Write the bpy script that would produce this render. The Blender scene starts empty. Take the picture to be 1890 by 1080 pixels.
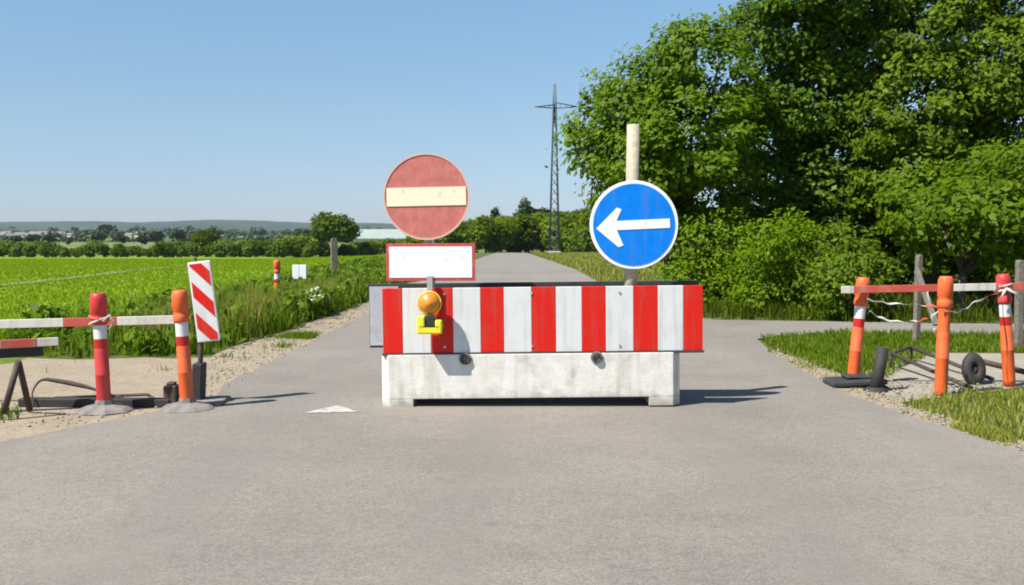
import bpy, bmesh, math, random
import numpy as np
from mathutils import Vector, Matrix, Euler
R = math.radians
random.seed(4)
sc = bpy.context.scene
C = sc.collection

# ------------------------------------------------------------------ camera
F = 1900.0                       # focal length in pixels of the 1890 px wide photograph
EYE = 1.47
PITCH = math.atan(110 / F)
cam = bpy.data.cameras.new('camera'); cam.lens = F / 1890 * 36; cam.sensor_width = 36
cam.clip_start = .05; cam.clip_end = 30000
co = bpy.data.objects.new('camera', cam); C.objects.link(co)
co.location = (0, 0, EYE); co.rotation_euler = (math.pi / 2 - PITCH, 0, 0)
sc.camera = co
# ------------------------------------------------------------------ sky and sun
SUN_EL, SUN_AZ = R(52), R(57)    # light travels towards +Y, swung towards +X
w = bpy.data.worlds.new('World'); sc.world = w; w.use_nodes = True
nt = w.node_tree; nt.nodes.clear()
st = nt.nodes.new('ShaderNodeTexSky'); st.sky_type = 'NISHITA'; st.sun_disc = False
st.sun_elevation = SUN_EL; st.sun_rotation = math.pi + SUN_AZ
st.air_density = .9; st.dust_density = .12; st.ozone_density = 3.0
bg = nt.nodes.new('ShaderNodeBackground'); bg.inputs['Strength'].default_value = .084
ow = nt.nodes.new('ShaderNodeOutputWorld')
tcw = nt.nodes.new('ShaderNodeTexCoord'); spw = nt.nodes.new('ShaderNodeSeparateXYZ'); rpw = nt.nodes.new('ShaderNodeValToRGB'); mxw = nt.nodes.new('ShaderNodeMix')
nt.links.new(tcw.outputs['Generated'], spw.inputs[0]); nt.links.new(spw.outputs['Z'], rpw.inputs[0])   # cleaner, bluer air near the horizon
rpw.color_ramp.elements[0].position = .0; rpw.color_ramp.elements[0].color = (.50, .565, .80, 1)
rpw.color_ramp.elements[1].position = .22; rpw.color_ramp.elements[1].color = (.92, 1.0, .95, 1)
e_ = rpw.color_ramp.elements.new(.11); e_.color = (.77, .79, .80, 1)
mxw.data_type = 'RGBA'; mxw.blend_type = 'MULTIPLY'; mxw.inputs[0].default_value = 1
nt.links.new(st.outputs[0], mxw.inputs[6]); nt.links.new(rpw.outputs[0], mxw.inputs[7]); nt.links.new(mxw.outputs[2], bg.inputs[0]); nt.links.new(bg.outputs[0], ow.inputs[0])
sl = bpy.data.lights.new('sun', 'SUN'); sl.energy = 4.6; sl.angle = R(.5); sl.color = (1, .955, .88)
so = bpy.data.objects.new('sun', sl); C.objects.link(so)
d = Vector((math.sin(SUN_AZ) * math.cos(SUN_EL), math.cos(SUN_AZ) * math.cos(SUN_EL), -math.sin(SUN_EL)))
so.rotation_euler = d.to_track_quat('-Z', 'Y').to_euler(); so.location = (-20, -20, 30)
sc.view_settings.view_transform = 'Standard'; sc.view_settings.look = 'None'
sc.view_settings.exposure = .85; sc.view_settings.gamma = 1
sc.render.engine = 'CYCLES'; sc.cycles.filter_width = 1.9

# ------------------------------------------------------------------ helpers
def ray(px, py):
    v = Vector(((px - 945) / F, (540 - py) / F, -1)); v.rotate(co.rotation_euler); return v
def at(px, py, Y):                       # the point of the place at depth Y
    v = ray(px, py); return Vector((0, 0, EYE)) + v * (Y / v.y)
def gr(px, py, z=0):                     # the point of level ground
    v = ray(px, py); return Vector((0, 0, EYE)) + v * ((z - EYE) / v.z)

def sm(a, b, x):
    t = min(1, max(0, (x - a) / (b - a))); return t * t * (3 - 2 * t)
HP = [(0, 0), (40, 0), (120, -1.1), (200, -2.35), (260, -3.3), (600, -3.9), (1500, -1.2), (3000, 1.2), (9000, 2)]
HL = [(0, 0), (26, 0), (60, -.42), (120, -1.7), (200, -3.35), (260, -4.0), (600, -3.9), (1500, -1.2), (3000, 1.2), (9000, 2)]
def lerp_tab(tab, y):
    if y <= tab[0][0]: return tab[0][1]
    for (a, za), (b, zb) in zip(tab, tab[1:]):
        if y <= b: return za + (zb - za) * (y - a) / (b - a)
    return tab[-1][1]
def H(x, y):
    t = sm(9, 34, -x)
    return lerp_tab(HP, y) * (1 - t) + lerp_tab(HL, y) * t

def tag(o, label=None, cat=None, group=None, kind=None):
    if label: o['label'] = label
    if cat: o['category'] = cat
    if group: o['group'] = group
    if kind: o['kind'] = kind
    return o
def empty(name, loc, label, cat, group=None, rz=0):
    o = bpy.data.objects.new(name, None); C.objects.link(o); o.empty_display_size = .2
    o.location = loc; o.rotation_euler = (0, 0, rz)
    return tag(o, label, cat, group)
def link_mesh(name, me, mats, parent=None):
    for m in mats: me.materials.append(m)
    o = bpy.data.objects.new(name, me); C.objects.link(o)
    if parent: o.parent = parent
    return o

class MB:
    def __init__(s): s.v = []; s.f = []; s.m = []; s.s = []
    def add(s, vs, fs, mi=0, smooth=False):
        b = len(s.v); s.v += [tuple(v) for v in vs]
        for f in fs: s.f.append([b + i for i in f]); s.m.append(mi); s.s.append(smooth)
    def box(s, a, b, mi=0, M=None):
        x0, y0, z0 = a; x1, y1, z1 = b
        vs = [Vector(p) for p in ((x0,y0,z0),(x1,y0,z0),(x1,y1,z0),(x0,y1,z0),(x0,y0,z1),(x1,y0,z1),(x1,y1,z1),(x0,y1,z1))]
        if M: vs = [M @ v for v in vs]
        s.add(vs, [(0,3,2,1),(4,5,6,7),(0,1,5,4),(1,2,6,5),(2,3,7,6),(3,0,4,7)], mi)
    def tube(s, pts, rad, n=10, mi=0, cap=True, smooth=True):
        pts = [Vector(p) for p in pts]
        if not hasattr(rad, '__len__'): rad = [rad] * len(pts)
        rings = []; ref = None
        for i, p in enumerate(pts):
            t = (pts[min(i + 1, len(pts) - 1)] - pts[max(i - 1, 0)]).normalized()
            if ref is None: ref = t.orthogonal().normalized()
            ref = (ref - t * ref.dot(t)).normalized(); q = t.cross(ref)
            rings.append([p + (ref * math.cos(a) + q * math.sin(a)) * rad[i] for a in [2 * math.pi * k / n for k in range(n)]])
        vs = [v for r in rings for v in r]; fs = []
        for i in range(len(pts) - 1):
            for k in range(n):
                fs.append((i*n+k, i*n+(k+1) % n, (i+1)*n+(k+1) % n, (i+1)*n+k))
        s.add(vs, fs, mi, smooth)
        if cap:
            s.add(rings[0], [tuple(range(n))[::-1]], mi); s.add(rings[-1], [tuple(range(n))], mi)
    def lathe(s, prof, n=24, M=None, smooth=True):   # prof: (r, z, material of the segment that follows)
        for (r0, z0, mi), (r1, z1, _) in zip(prof, prof[1:]):
            vs = []
            for r, z in ((r0, z0), (r1, z1)):
                vs += [Vector((r * math.cos(2*math.pi*k/n), r * math.sin(2*math.pi*k/n), z)) for k in range(n)]
            if M: vs = [M @ v for v in vs]
            s.add(vs, [(k, (k+1) % n, n+(k+1) % n, n+k) for k in range(n)], mi, smooth)
    def prism(s, poly, y0, y1, mi=0, M=None, mi_side=None):     # poly in x,z, thickness along y
        n = len(poly); vs = [Vector((x, y0, z)) for x, z in poly] + [Vector((x, y1, z)) for x, z in poly]
        if M: vs = [M @ v for v in vs]
        s.add(vs, [tuple(range(n)), tuple(range(2*n-1, n-1, -1))], mi)
        s.add(vs, [(i, n+i, n+(i+1) % n, (i+1) % n) for i in range(n)], mi if mi_side is None else mi_side)
    def build(s, name, mats, parent=None, bevel=0, loc=None, rot=None):
        me = bpy.data.meshes.new(name); me.from_pydata(s.v, [], s.f)
        me.polygons.foreach_set('material_index', s.m); me.polygons.foreach_set('use_smooth', s.s)
        bm = bmesh.new(); bm.from_mesh(me); bmesh.ops.remove_doubles(bm, verts=bm.verts, dist=1e-5)
        bmesh.ops.recalc_face_normals(bm, faces=bm.faces); bm.to_mesh(me); bm.free()
        o = link_mesh(name, me, mats if isinstance(mats, (list, tuple)) else [mats], parent)
        if bevel:
            b = o.modifiers.new('bevel', 'BEVEL'); b.width = bevel; b.segments = 2; b.limit_method = 'ANGLE'; b.angle_limit = R(50)
        if loc is not None: o.location = loc
        if rot is not None: o.rotation_euler = rot
        return o
def copy_tree(o, parent=None):
    c = o.copy(); C.objects.link(c); c.parent = parent
    for ch in o.children: copy_tree(ch, c)
    return c

# ------------------------------------------------------------------ materials
def mat(name, col, rough=.7, metal=0, var=None, scale=6, bump=0, bscale=60, dirt=None, dscale=3, dlo=.55, dhi=.75, detail=6, spec=.5, streak=0, foot=0):
    m = bpy.data.materials.new(name); m.use_nodes = True; n = m.node_tree.nodes; l = m.node_tree.links
    b = n['Principled BSDF']; b.inputs['Roughness'].default_value = rough; b.inputs['Metallic'].default_value = metal
    b.inputs['Specular IOR Level'].default_value = spec
    tc = n.new('ShaderNodeTexCoord'); src = None
    def noise(sc_, det=detail):
        t = n.new('ShaderNodeTexNoise'); t.inputs['Scale'].default_value = sc_; t.inputs['Detail'].default_value = det
        t.inputs['Roughness'].default_value = .62
        l.new(tc.outputs['Object'], t.inputs['Vector']); return t
    if var:
        t = noise(scale); rp = n.new('ShaderNodeValToRGB')
        rp.color_ramp.elements[0].position = .32; rp.color_ramp.elements[1].position = .68
        rp.color_ramp.elements[0].color = (*col, 1); rp.color_ramp.elements[1].color = (*var, 1)
        l.new(t.outputs[0], rp.inputs[0]); src = rp.outputs[0]
    else:
        rgb = n.new('ShaderNodeRGB'); rgb.outputs[0].default_value = (*col, 1); src = rgb.outputs[0]
    if dirt:
        t = noise(dscale); rp = n.new('ShaderNodeValToRGB')
        rp.color_ramp.elements[0].position = dlo; rp.color_ramp.elements[1].position = dhi
        rp.color_ramp.elements[0].color = (0, 0, 0, 1); rp.color_ramp.elements[1].color = (1, 1, 1, 1)
        mx = n.new('ShaderNodeMix'); mx.data_type = 'RGBA'
        l.new(t.outputs[0], rp.inputs[0]); l.new(rp.outputs[0], mx.inputs[0]); l.new(src, mx.inputs[6])
        mx.inputs[7].default_value = (*dirt, 1); src = mx.outputs[2]
    if streak:      # rain streaks and grime running down, and splashed dirt
        mp = n.new('ShaderNodeMapping'); mp.inputs['Scale'].default_value = (16, 16, 1.3); l.new(tc.outputs['Object'], mp.inputs['Vector'])
        t = n.new('ShaderNodeTexNoise'); t.inputs['Scale'].default_value = 1; t.inputs['Detail'].default_value = 5; l.new(mp.outputs[0], t.inputs['Vector'])
        rp = n.new('ShaderNodeValToRGB'); rp.color_ramp.elements[0].position = .5; rp.color_ramp.elements[1].position = .78
        rp.color_ramp.elements[0].color = (0, 0, 0, 1); rp.color_ramp.elements[1].color = (streak,) * 3 + (1,); l.new(t.outputs[0], rp.inputs[0])
        t2 = noise(95, 2); r2 = n.new('ShaderNodeValToRGB'); r2.color_ramp.elements[0].position = .66; r2.color_ramp.elements[1].position = .72
        r2.color_ramp.elements[0].color = (0, 0, 0, 1); r2.color_ramp.elements[1].color = (.5, .5, .5, 1); l.new(t2.outputs[0], r2.inputs[0])
        ad = n.new('ShaderNodeMath'); ad.operation = 'MAXIMUM'; l.new(rp.outputs[0], ad.inputs[0]); l.new(r2.outputs[0], ad.inputs[1])
        mx = n.new('ShaderNodeMix'); mx.data_type = 'RGBA'; l.new(ad.outputs[0], mx.inputs[0]); l.new(src, mx.inputs[6]); mx.inputs[7].default_value = (.20, .165, .125, 1); src = mx.outputs[2]
    if foot:        # grit splashed up from the road, and air holes in the casting
        sz = n.new('ShaderNodeSeparateXYZ'); l.new(tc.outputs['Object'], sz.inputs[0]); tn = noise(9, 5)
        a1 = n.new('ShaderNodeMath'); a1.operation = 'MULTIPLY_ADD'; a1.inputs[1].default_value = -.30; l.new(tn.outputs[0], a1.inputs[0]); l.new(sz.outputs[2], a1.inputs[2])
        mr = n.new('ShaderNodeMapRange'); mr.inputs[1].default_value = foot - .13; mr.inputs[2].default_value = -.14; mr.inputs[3].default_value = 0; mr.inputs[4].default_value = .75; l.new(a1.outputs[0], mr.inputs[0])
        mx = n.new('ShaderNodeMix'); mx.data_type = 'RGBA'; l.new(mr.outputs[0], mx.inputs[0]); l.new(src, mx.inputs[6]); mx.inputs[7].default_value = (.27, .235, .19, 1); src = mx.outputs[2]
        vh = n.new('ShaderNodeTexVoronoi'); vh.inputs['Scale'].default_value = 26; l.new(tc.outputs['Object'], vh.inputs['Vector'])
        rh_ = n.new('ShaderNodeValToRGB'); rh_.color_ramp.elements[0].position = .07; rh_.color_ramp.elements[0].color = (.6,)*3 + (1,); rh_.color_ramp.elements[1].position = .11; rh_.color_ramp.elements[1].color = (0, 0, 0, 1)
        l.new(vh.outputs['Distance'], rh_.inputs[0]); mx = n.new('ShaderNodeMix'); mx.data_type = 'RGBA'; l.new(rh_.outputs[0], mx.inputs[0]); l.new(src, mx.inputs[6]); mx.inputs[7].default_value = (.22, .20, .17, 1); src = mx.outputs[2]
    l.new(src, b.inputs['Base Color'])
    if bump:
        t = noise(bscale); bp = n.new('ShaderNodeBump'); bp.inputs['Strength'].default_value = bump; bp.inputs['Distance'].default_value = .02
        l.new(t.outputs[0], bp.inputs['Height']); l.new(bp.outputs[0], b.inputs['Normal'])
    return m
def leafmat(name, c1, c2, c3=None, trans=.35, nscale=.8, fleck=None):
    m = bpy.data.materials.new(name); m.use_nodes = True; n = m.node_tree.nodes; l = m.node_tree.links
    n.clear(); out = n.new('ShaderNodeOutputMaterial')
    g = n.new('ShaderNodeNewGeometry'); tc = n.new('ShaderNodeTexCoord'); no = n.new('ShaderNodeTexNoise')
    no.inputs['Scale'].default_value = nscale; no.inputs['Detail'].default_value = 3
    l.new(tc.outputs['Object'], no.inputs['Vector'])
    ad = n.new('ShaderNodeMath'); ad.operation = 'MULTIPLY_ADD'; ad.inputs[1].default_value = .6
    l.new(g.outputs['Random Per Island'], ad.inputs[0])
    m2 = n.new('ShaderNodeMath'); m2.operation = 'MULTIPLY'; m2.inputs[1].default_value = .5; l.new(no.outputs[0], m2.inputs[0])
    l.new(m2.outputs[0], ad.inputs[2])
    rp = n.new('ShaderNodeValToRGB'); e = rp.color_ramp.elements
    e[0].position = .18; e[0].color = (*c1, 1); e[1].position = .8; e[1].color = (*c2, 1)
    if c3: x = e.new(.93); x.color = (*c3, 1)
    l.new(ad.outputs[0], rp.inputs[0])
    df = n.new('ShaderNodeBsdfPrincipled'); df.inputs['Roughness'].default_value = .5; df.inputs['Specular IOR Level'].default_value = .12
    tr = n.new('ShaderNodeBsdfTranslucent'); mx = n.new('ShaderNodeMixShader'); mx.inputs[0].default_value = trans
    l.new(rp.outputs[0], df.inputs['Base Color']); l.new(rp.outputs[0], tr.inputs[0])
    l.new(df.outputs[0], mx.inputs[1]); l.new(tr.outputs[0], mx.inputs[2]); l.new(mx.outputs[0], out.inputs[0])
    return m
M = {}
M['red'] = mat('red_film', (.62, .010, .003), .5, spec=.3, streak=.35, dirt=(.48, .04, .02), dscale=9, dlo=.5, dhi=.8)
M['white'] = mat('white_film', (.66, .66, .655), .5, streak=.35, dirt=(.58, .57, .53), dscale=7, dlo=.48, dhi=.8)
M['dark_plastic'] = mat('dark_plastic', (.03, .032, .035), .6, var=(.055, .055, .055))
M['panel_sunlit_grey'] = mat('panel_sunlit_grey', (.42, .43, .46), .55, dirt=(.3, .3, .3), dscale=8)  # sunlight on the rear panel's left end, put into the colour
M['inner_shaded'] = mat('panel_back_shaded', (.025, .027, .03), .6, var=(.045, .045, .05), scale=9)  # near-black colour carries the shade between the two panels
M['steel'] = mat('galvanised_steel', (.42, .43, .42), .45, .5, var=(.55, .54, .5), scale=14)
M['wood_pole'] = mat('weathered_pole', (.34, .30, .21), .85, streak=.5, var=(.48, .43, .32), scale=22, bump=.3, dirt=(.25, .21, .15), dscale=12, dlo=.58, dhi=.8)
M['peach_pole'] = mat('painted_pole', (.62, .52, .44), .6, var=(.5, .44, .38), scale=20)
M['no_red'] = mat('faded_red', (.50, .115, .09), .55, streak=.3, var=(.60, .20, .165), scale=12, dirt=(.40, .14, .10), dscale=18, dlo=.5, dhi=.75, bump=.05)
M['cream'] = mat('cream_film', (.84, .76, .55), .5, dirt=(.6, .5, .36), dscale=14, dlo=.55, dhi=.8)
M['pink_edge'] = mat('faded_edge', (.62, .42, .36), .5)
M['plate_white'] = mat('plate_white', (.80, .81, .82), .45, dirt=(.66, .67, .66), dscale=12)
M['plate_red'] = mat('plate_red', (.52, .06, .06), .5, dirt=(.55, .2, .18), dscale=16)
M['blue'] = mat('blue_film', (.002, .175, .66), .45, spec=.12, streak=.25, var=(.003, .22, .78), scale=9, dirt=(.05, .25, .62), dscale=22, dlo=.62, dhi=.8)
M['sign_white'] = mat('sign_white', (.82, .84, .85), .4, dirt=(.62, .62, .58), dscale=16)
M['amber'] = mat('amber_lens', (.66, .235, .02), .3)
M['yellow'] = mat('yellow_case', (.80, .70, .04), .45, dirt=(.5, .42, .05), dscale=25)
M['black'] = mat('black_rubber', (.018, .018, .018), .75, var=(.035, .033, .03), scale=20)
M['concrete'] = mat('pale_concrete', (.62, .59, .52), .9, streak=.4, foot=.12, var=(.76, .735, .67), scale=7, bump=.14, bscale=45, dirt=(.34, .33, .27), dscale=5, dlo=.56, dhi=.85)
M['concrete2'] = mat('gritty_concrete', (.36, .33, .27), .95, var=(.47, .44, .37), scale=9, bump=.5, bscale=40, dirt=(.22, .19, .14), dscale=4, dlo=.55, dhi=.8)
M['bol_red'] = mat('bollard_red', (.50, .018, .024), .5, streak=.5, var=(.58, .04, .04), scale=9, dirt=(.42, .06, .05), dscale=11, dlo=.6, dhi=.8)
M['bol_orange'] = mat('bollard_orange', (.72, .098, .014), .55, streak=.5, var=(.76, .135, .025), scale=8, dirt=(.36, .11, .055), dscale=14, dlo=.52, dhi=.8, bump=.08)
M['film_red'] = mat('reflective_red', (.45, .012, .012), .4)
M['rubber'] = mat('dusty_rubber', (.13, .12, .11), .9, var=(.26, .235, .21), scale=9, bump=.3)
M['old_wood'] = mat('grey_wood', (.12, .10, .08), .9, var=(.20, .175, .14), scale=16, bump=.5, bscale=30)
M['rust'] = mat('dark_steel', (.05, .042, .036), .75, .3, var=(.10, .07, .05), scale=18)
M['bark'] = mat('bark', (.07, .055, .038), .95, var=(.14, .115, .085), scale=9, bump=.8, bscale=25)
M['tape_w'] = mat('tape_white', (.50, .47, .42), .45)
M['tape_r'] = mat('tape_red', (.60, .10, .06), .45)
M['plank_red'] = mat('plank_red', (.50, .075, .05), .55, streak=.4, dirt=(.5, .2, .13), dscale=8, dlo=.5, dhi=.75)
M['plank_white'] = mat('plank_white', (.62, .59, .52), .6, streak=.5, dirt=(.45, .42, .34), dscale=9, dlo=.5, dhi=.8)
M['mark'] = mat('road_paint', (.46, .45, .42), .8, dirt=(.23, .21, .18), dscale=24, dlo=.5, dhi=.62)
M['pylon'] = mat('pylon_steel', (.10, .12, .14), .6, .2)
M['house_wall'] = mat('render_wall', (.62, .60, .56), .9)
M['house_roof'] = mat('roof_tile', (.15, .12, .11), .9, var=(.22, .20, .19), scale=.4)
M['glass'] = mat('window_glass', (.04, .05, .06), .15)

# ------------------------------------------------------------------ ground
def ground_mat():
    m = bpy.data.materials.new('ground'); m.use_nodes = True; n = m.node_tree.nodes; l = m.node_tree.links
    b = n['Principled BSDF']; b.inputs['Roughness'].default_value = .95; b.inputs['Specular IOR Level'].default_value = .15
    tc = n.new('ShaderNodeTexCoord')
    def noise(s, det=6, vec=None, ro=.6):
        t = n.new('ShaderNodeTexNoise'); t.inputs['Scale'].default_value = s; t.inputs['Detail'].default_value = det; t.inputs['Roughness'].default_value = ro
        l.new(vec or tc.outputs['Object'], t.inputs['Vector']); return t.outputs[0]
    def ramp(x, a, b_, ca=(0, 0, 0), cb=(1, 1, 1)):
        r = n.new('ShaderNodeValToRGB'); r.color_ramp.elements[0].position = a; r.color_ramp.elements[1].position = b_
        r.color_ramp.elements[0].color = (*ca, 1); r.color_ramp.elements[1].color = (*cb, 1); l.new(x, r.inputs[0]); return r.outputs[0]
    def mix(f, a, b_):
        x = n.new('ShaderNodeMix'); x.data_type = 'RGBA'; l.new(f, x.inputs[0]); l.new(a, x.inputs[6])
        if isinstance(b_, tuple): x.inputs[7].default_value = (*b_, 1)
        else: l.new(b_, x.inputs[7])
        return x.outputs[2]
    mp = n.new('ShaderNodeMapping'); mp.inputs['Scale'].default_value = (.03, .22, 1); mp.inputs['Rotation'].default_value = (0, 0, R(-14))
    l.new(tc.outputs['Object'], mp.inputs['Vector'])
    c = ramp(noise(1, 5, mp.outputs[0]), .35, .65, (.145, .240, .012), (.225, .32, .02))
    c = mix(ramp(noise(.6), .45, .75), c, (.28, .32, .035))
    c2 = ramp(noise(9), .4, .7, (.0, .0, .0), (.35, .35, .35))
    c = mix(c2, c, (.08, .125, .012))
    # far country beyond the hedges: patchwork of paler fields
    sx = n.new('ShaderNodeSeparateXYZ'); l.new(tc.outputs['Object'], sx.inputs[0])
    vo = n.new('ShaderNodeTexVoronoi'); vo.inputs['Scale'].default_value = 1
    mp2 = n.new('ShaderNodeMapping'); mp2.inputs['Scale'].default_value = (.006, .0045, 0); l.new(tc.outputs['Object'], mp2.inputs['Vector'])
    l.new(mp2.outputs[0], vo.inputs['Vector'])
    sp = n.new('ShaderNodeSeparateColor'); l.new(vo.outputs['Color'], sp.inputs[0])
    farc = ramp(sp.outputs[0], .1, .9, (.08, .125, .03), (.15, .18, .06))
    fy = n.new('ShaderNodeMapRange'); fy.inputs[1].default_value = 215; fy.inputs[2].default_value = 260; l.new(sx.outputs[1], fy.inputs[0])
    c = mix(fy.outputs[0], c, farc)
    vx = n.new('ShaderNodeMapRange'); vx.inputs[1].default_value = -7.2; vx.inputs[2].default_value = -5.2; l.new(sx.outputs[0], vx.inputs[0])
    c = mix(vx.outputs[0], c, ramp(noise(3), .35, .7, (.065, .09, .018), (.12, .125, .038)))
    l.new(c, b.inputs['Base Color'])
    bp = n.new('ShaderNodeBump'); bp.inputs['Strength'].default_value = .7; bp.inputs['Distance'].default_value = .05
    l.new(noise(14, 5), bp.inputs['Height']); l.new(bp.outputs[0], b.inputs['Normal'])
    return m
M['ground'] = ground_mat()
ys = sorted(set([-400, -120, -60, -30] + [round(-20 + 4 * i, 2) for i in range(16)] + [40 + 5 * i for i in range(33)] + [200 + 20 * i for i in range(21)]
     + [600 + 120 * i for i in range(21)] + [3000, 4500, 7000, 9000]))
def axis():
    a = [0]; s = 3
    while a[-1] < 7000: a.append(a[-1] + s); s *= 1.13 if a[-1] > 36 else 1
    return sorted([-x for x in a[1:]] + a)
xs = axis()
verts = [(x, y, H(x, y)) for y in ys for x in xs]
nx = len(xs)
faces = [(j*nx+i, j*nx+i+1, (j+1)*nx+i+1, (j+1)*nx+i) for j in range(len(ys)-1) for i in range(nx-1)]
me = bpy.data.meshes.new('ground'); me.from_pydata(verts, [], faces); me.polygons.foreach_set('use_smooth', [True] * len(faces))
tag(link_mesh('ground', me, [M['ground']]), kind='structure')

def asphalt_mat():
    m = bpy.data.materials.new('asphalt'); m.use_nodes = True; n = m.node_tree.nodes; l = m.node_tree.links
    b = n['Principled BSDF']; b.inputs['Roughness'].default_value = .88; b.inputs['Specular IOR Level'].default_value = .3
    tc = n.new('ShaderNodeTexCoord')
    def noise(s, det=6, ro=.6, vec=None):
        t = n.new('ShaderNodeTexNoise'); t.inputs['Scale'].default_value = s; t.inputs['Detail'].default_value = det; t.inputs['Roughness'].default_value = ro
        l.new(vec or tc.outputs['Object'], t.inputs['Vector']); return t.outputs[0]
    def ramp(x, stops):
        r = n.new('ShaderNodeValToRGB'); e = r.color_ramp.elements
        e[0].position, e[0].color = stops[0][0], (*stops[0][1], 1); e[1].position, e[1].color = stops[-1][0], (*stops[-1][1], 1)
        for p, c in stops[1:-1]: x_ = e.new(p); x_.color = (*c, 1)
        l.new(x, r.inputs[0]); return r.outputs[0]
    def mix(f, a, b_, t='MIX'):
        x = n.new('ShaderNodeMix'); x.data_type = 'RGBA'; x.blend_type = t
        if isinstance(f, float): x.inputs[0].default_value = f
        else: l.new(f, x.inputs[0])
        l.new(a, x.inputs[6])
        if isinstance(b_, tuple): x.inputs[7].default_value = (*b_, 1)
        else: l.new(b_, x.inputs[7])
        return x.outputs[2]
    c = ramp(noise(.45, 4), [(.3, (.192, .174, .150)), (.7, (.256, .232, .200))])
    mp = n.new('ShaderNodeMapping'); mp.inputs['Scale'].default_value = (.25, 1.6, 1); l.new(tc.outputs['Object'], mp.inputs['Vector'])
    c = mix(ramp(noise(.8, 5, .6, mp.outputs[0]), [(.5, (0,)*3), (.75, (.5,)*3)]), c, (.265, .232, .192))
    c = mix(ramp(noise(170, 3, .7), [(.36, (.62,)*3), (.5, (1,)*3), (.66, (1.32,)*3)]), c, c, 'MIX')
    g = ramp(noise(85, 5, .8), [(.34, (.50,)*3), (.5, (.98,)*3), (.68, (1.4,)*3)])
    c = mix(.95, c, g, 'MULTIPLY')
    g2 = ramp(noise(22, 6, .75), [(.34, (.66,)*3), (.66, (1.2,)*3)])
    c = mix(.4, c, g2, 'MULTIPLY')
    sxx = n.new('ShaderNodeSeparateXYZ'); l.new(tc.outputs['Object'], sxx.inputs[0])
    wob = n.new('ShaderNodeMath'); wob.operation = 'MULTIPLY_ADD'; wob.inputs[1].default_value = 1.3; l.new(noise(.35, 3), wob.inputs[0]); l.new(sxx.outputs[0], wob.inputs[2])
    sn = n.new('ShaderNodeMath'); sn.operation = 'SINE'; mm = n.new('ShaderNodeMath'); mm.operation = 'MULTIPLY'; mm.inputs[1].default_value = 3.9
    l.new(wob.outputs[0], mm.inputs[0]); l.new(mm.outputs[0], sn.inputs[0])
    c = mix(ramp(sn.outputs[0], [(.35, (0,)*3), (1, (.38,)*3)]), c, (.185, .17, .15))
    dust = ramp(noise(.8, 6, .7), [(.5, (0,)*3), (.72, (.55,)*3)])
    c = mix(dust, c, (.265, .232, .188))
    st_ = ramp(noise(3.1, 4, .6), [(.66, (0,)*3), (.74, (.5,)*3)])
    c = mix(st_, c, (.125, .115, .10))
    # fine cracks
    vo = n.new('ShaderNodeTexVoronoi'); vo.feature = 'DISTANCE_TO_EDGE'; vo.inputs['Scale'].default_value = .5
    wv = n.new('ShaderNodeMixRGB'); wv.inputs[0].default_value = .25; tn = n.new('ShaderNodeTexNoise'); tn.inputs['Scale'].default_value = 2.2
    l.new(tc.outputs['Object'], tn.inputs['Vector']); l.new(tc.outputs['Object'], wv.inputs[1]); l.new(tn.outputs['Color'], wv.inputs[2]); l.new(wv.outputs[0], vo.inputs['Vector'])
    cr = ramp(vo.outputs['Distance'], [(.0, (1,)*3), (.006, (0,)*3)])
    gate = ramp(noise(.7, 2), [(.54, (0,)*3), (.64, (.22,)*3)])
    cm = n.new('ShaderNodeMath'); cm.operation = 'MULTIPLY'; l.new(cr, cm.inputs[0]); l.new(gate, cm.inputs[1])
    c = mix(cm.outputs[0], c, (.10, .09, .08))
    l.new(c, b.inputs['Base Color'])
    bp = n.new('ShaderNodeBump'); bp.inputs['Strength'].default_value = .55; bp.inputs['Distance'].default_value = .008
    l.new(noise(120, 4, .7), bp.inputs['Height']); l.new(bp.outputs[0], b.inputs['Normal'])
    return m
M['asphalt'] = asphalt_mat()
M['gravel'] = mat('gravel', (.27, .215, .145), .95, var=(.34, .275, .195), scale=2.2, bump=.5, bscale=55, dirt=(.15, .115, .075), dscale=26, dlo=.5, dhi=.72)
M['drygravel'] = mat('pale_gravel', (.26, .225, .175), .95, var=(.34, .30, .24), scale=3, bump=.5, bscale=45, dirt=(.2, .17, .12), dscale=22, dlo=.5, dhi=.75)
M['patch'] = mat('asphalt_patch', (.155, .142, .13), .9, var=(.21, .188, .165), scale=3, bump=.6, bscale=110, dirt=(.30, .27, .24), dscale=60, dlo=.5, dhi=.7)

def rough(poly, amp, step=.35, seed=1):
    rnd = random.Random(seed); out = []
    for i, p in enumerate(poly):
        q = poly[(i + 1) % len(poly)]; a = Vector(p); b = Vector(q); L = (b - a).length
        k = max(1, min(60, int(L / step)))
        for j in range(k):
            c = a.lerp(b, j / k); out.append((c.x + rnd.uniform(-amp, amp), c.y + rnd.uniform(-amp, amp)))
    return out
def sheet(name, poly, z, m, amp=.03, seed=1, kind='structure', label=None):
    poly = rough(poly, amp, seed=seed) if amp else poly
    if sum(a[0]*b_[1] - b_[0]*a[1] for a, b_ in zip(poly, poly[1:] + poly[:1])) < 0: poly = poly[::-1]
    from mathutils.geometry import delaunay_2d_cdt
    n_ = len(poly); vv, _, ff, _, _, _ = delaunay_2d_cdt([Vector(p) for p in poly], [], [list(range(n_))], 1, 1e-5)
    me = bpy.data.meshes.new(name); me.from_pydata([(p.x, p.y, z) for p in vv], [], [list(t) for t in ff]); me.update()
    return tag(link_mesh(name, me, [m]), label=label, kind=kind)
def g2(px, py): p = gr(px, py); return (p.x, p.y)
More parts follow.
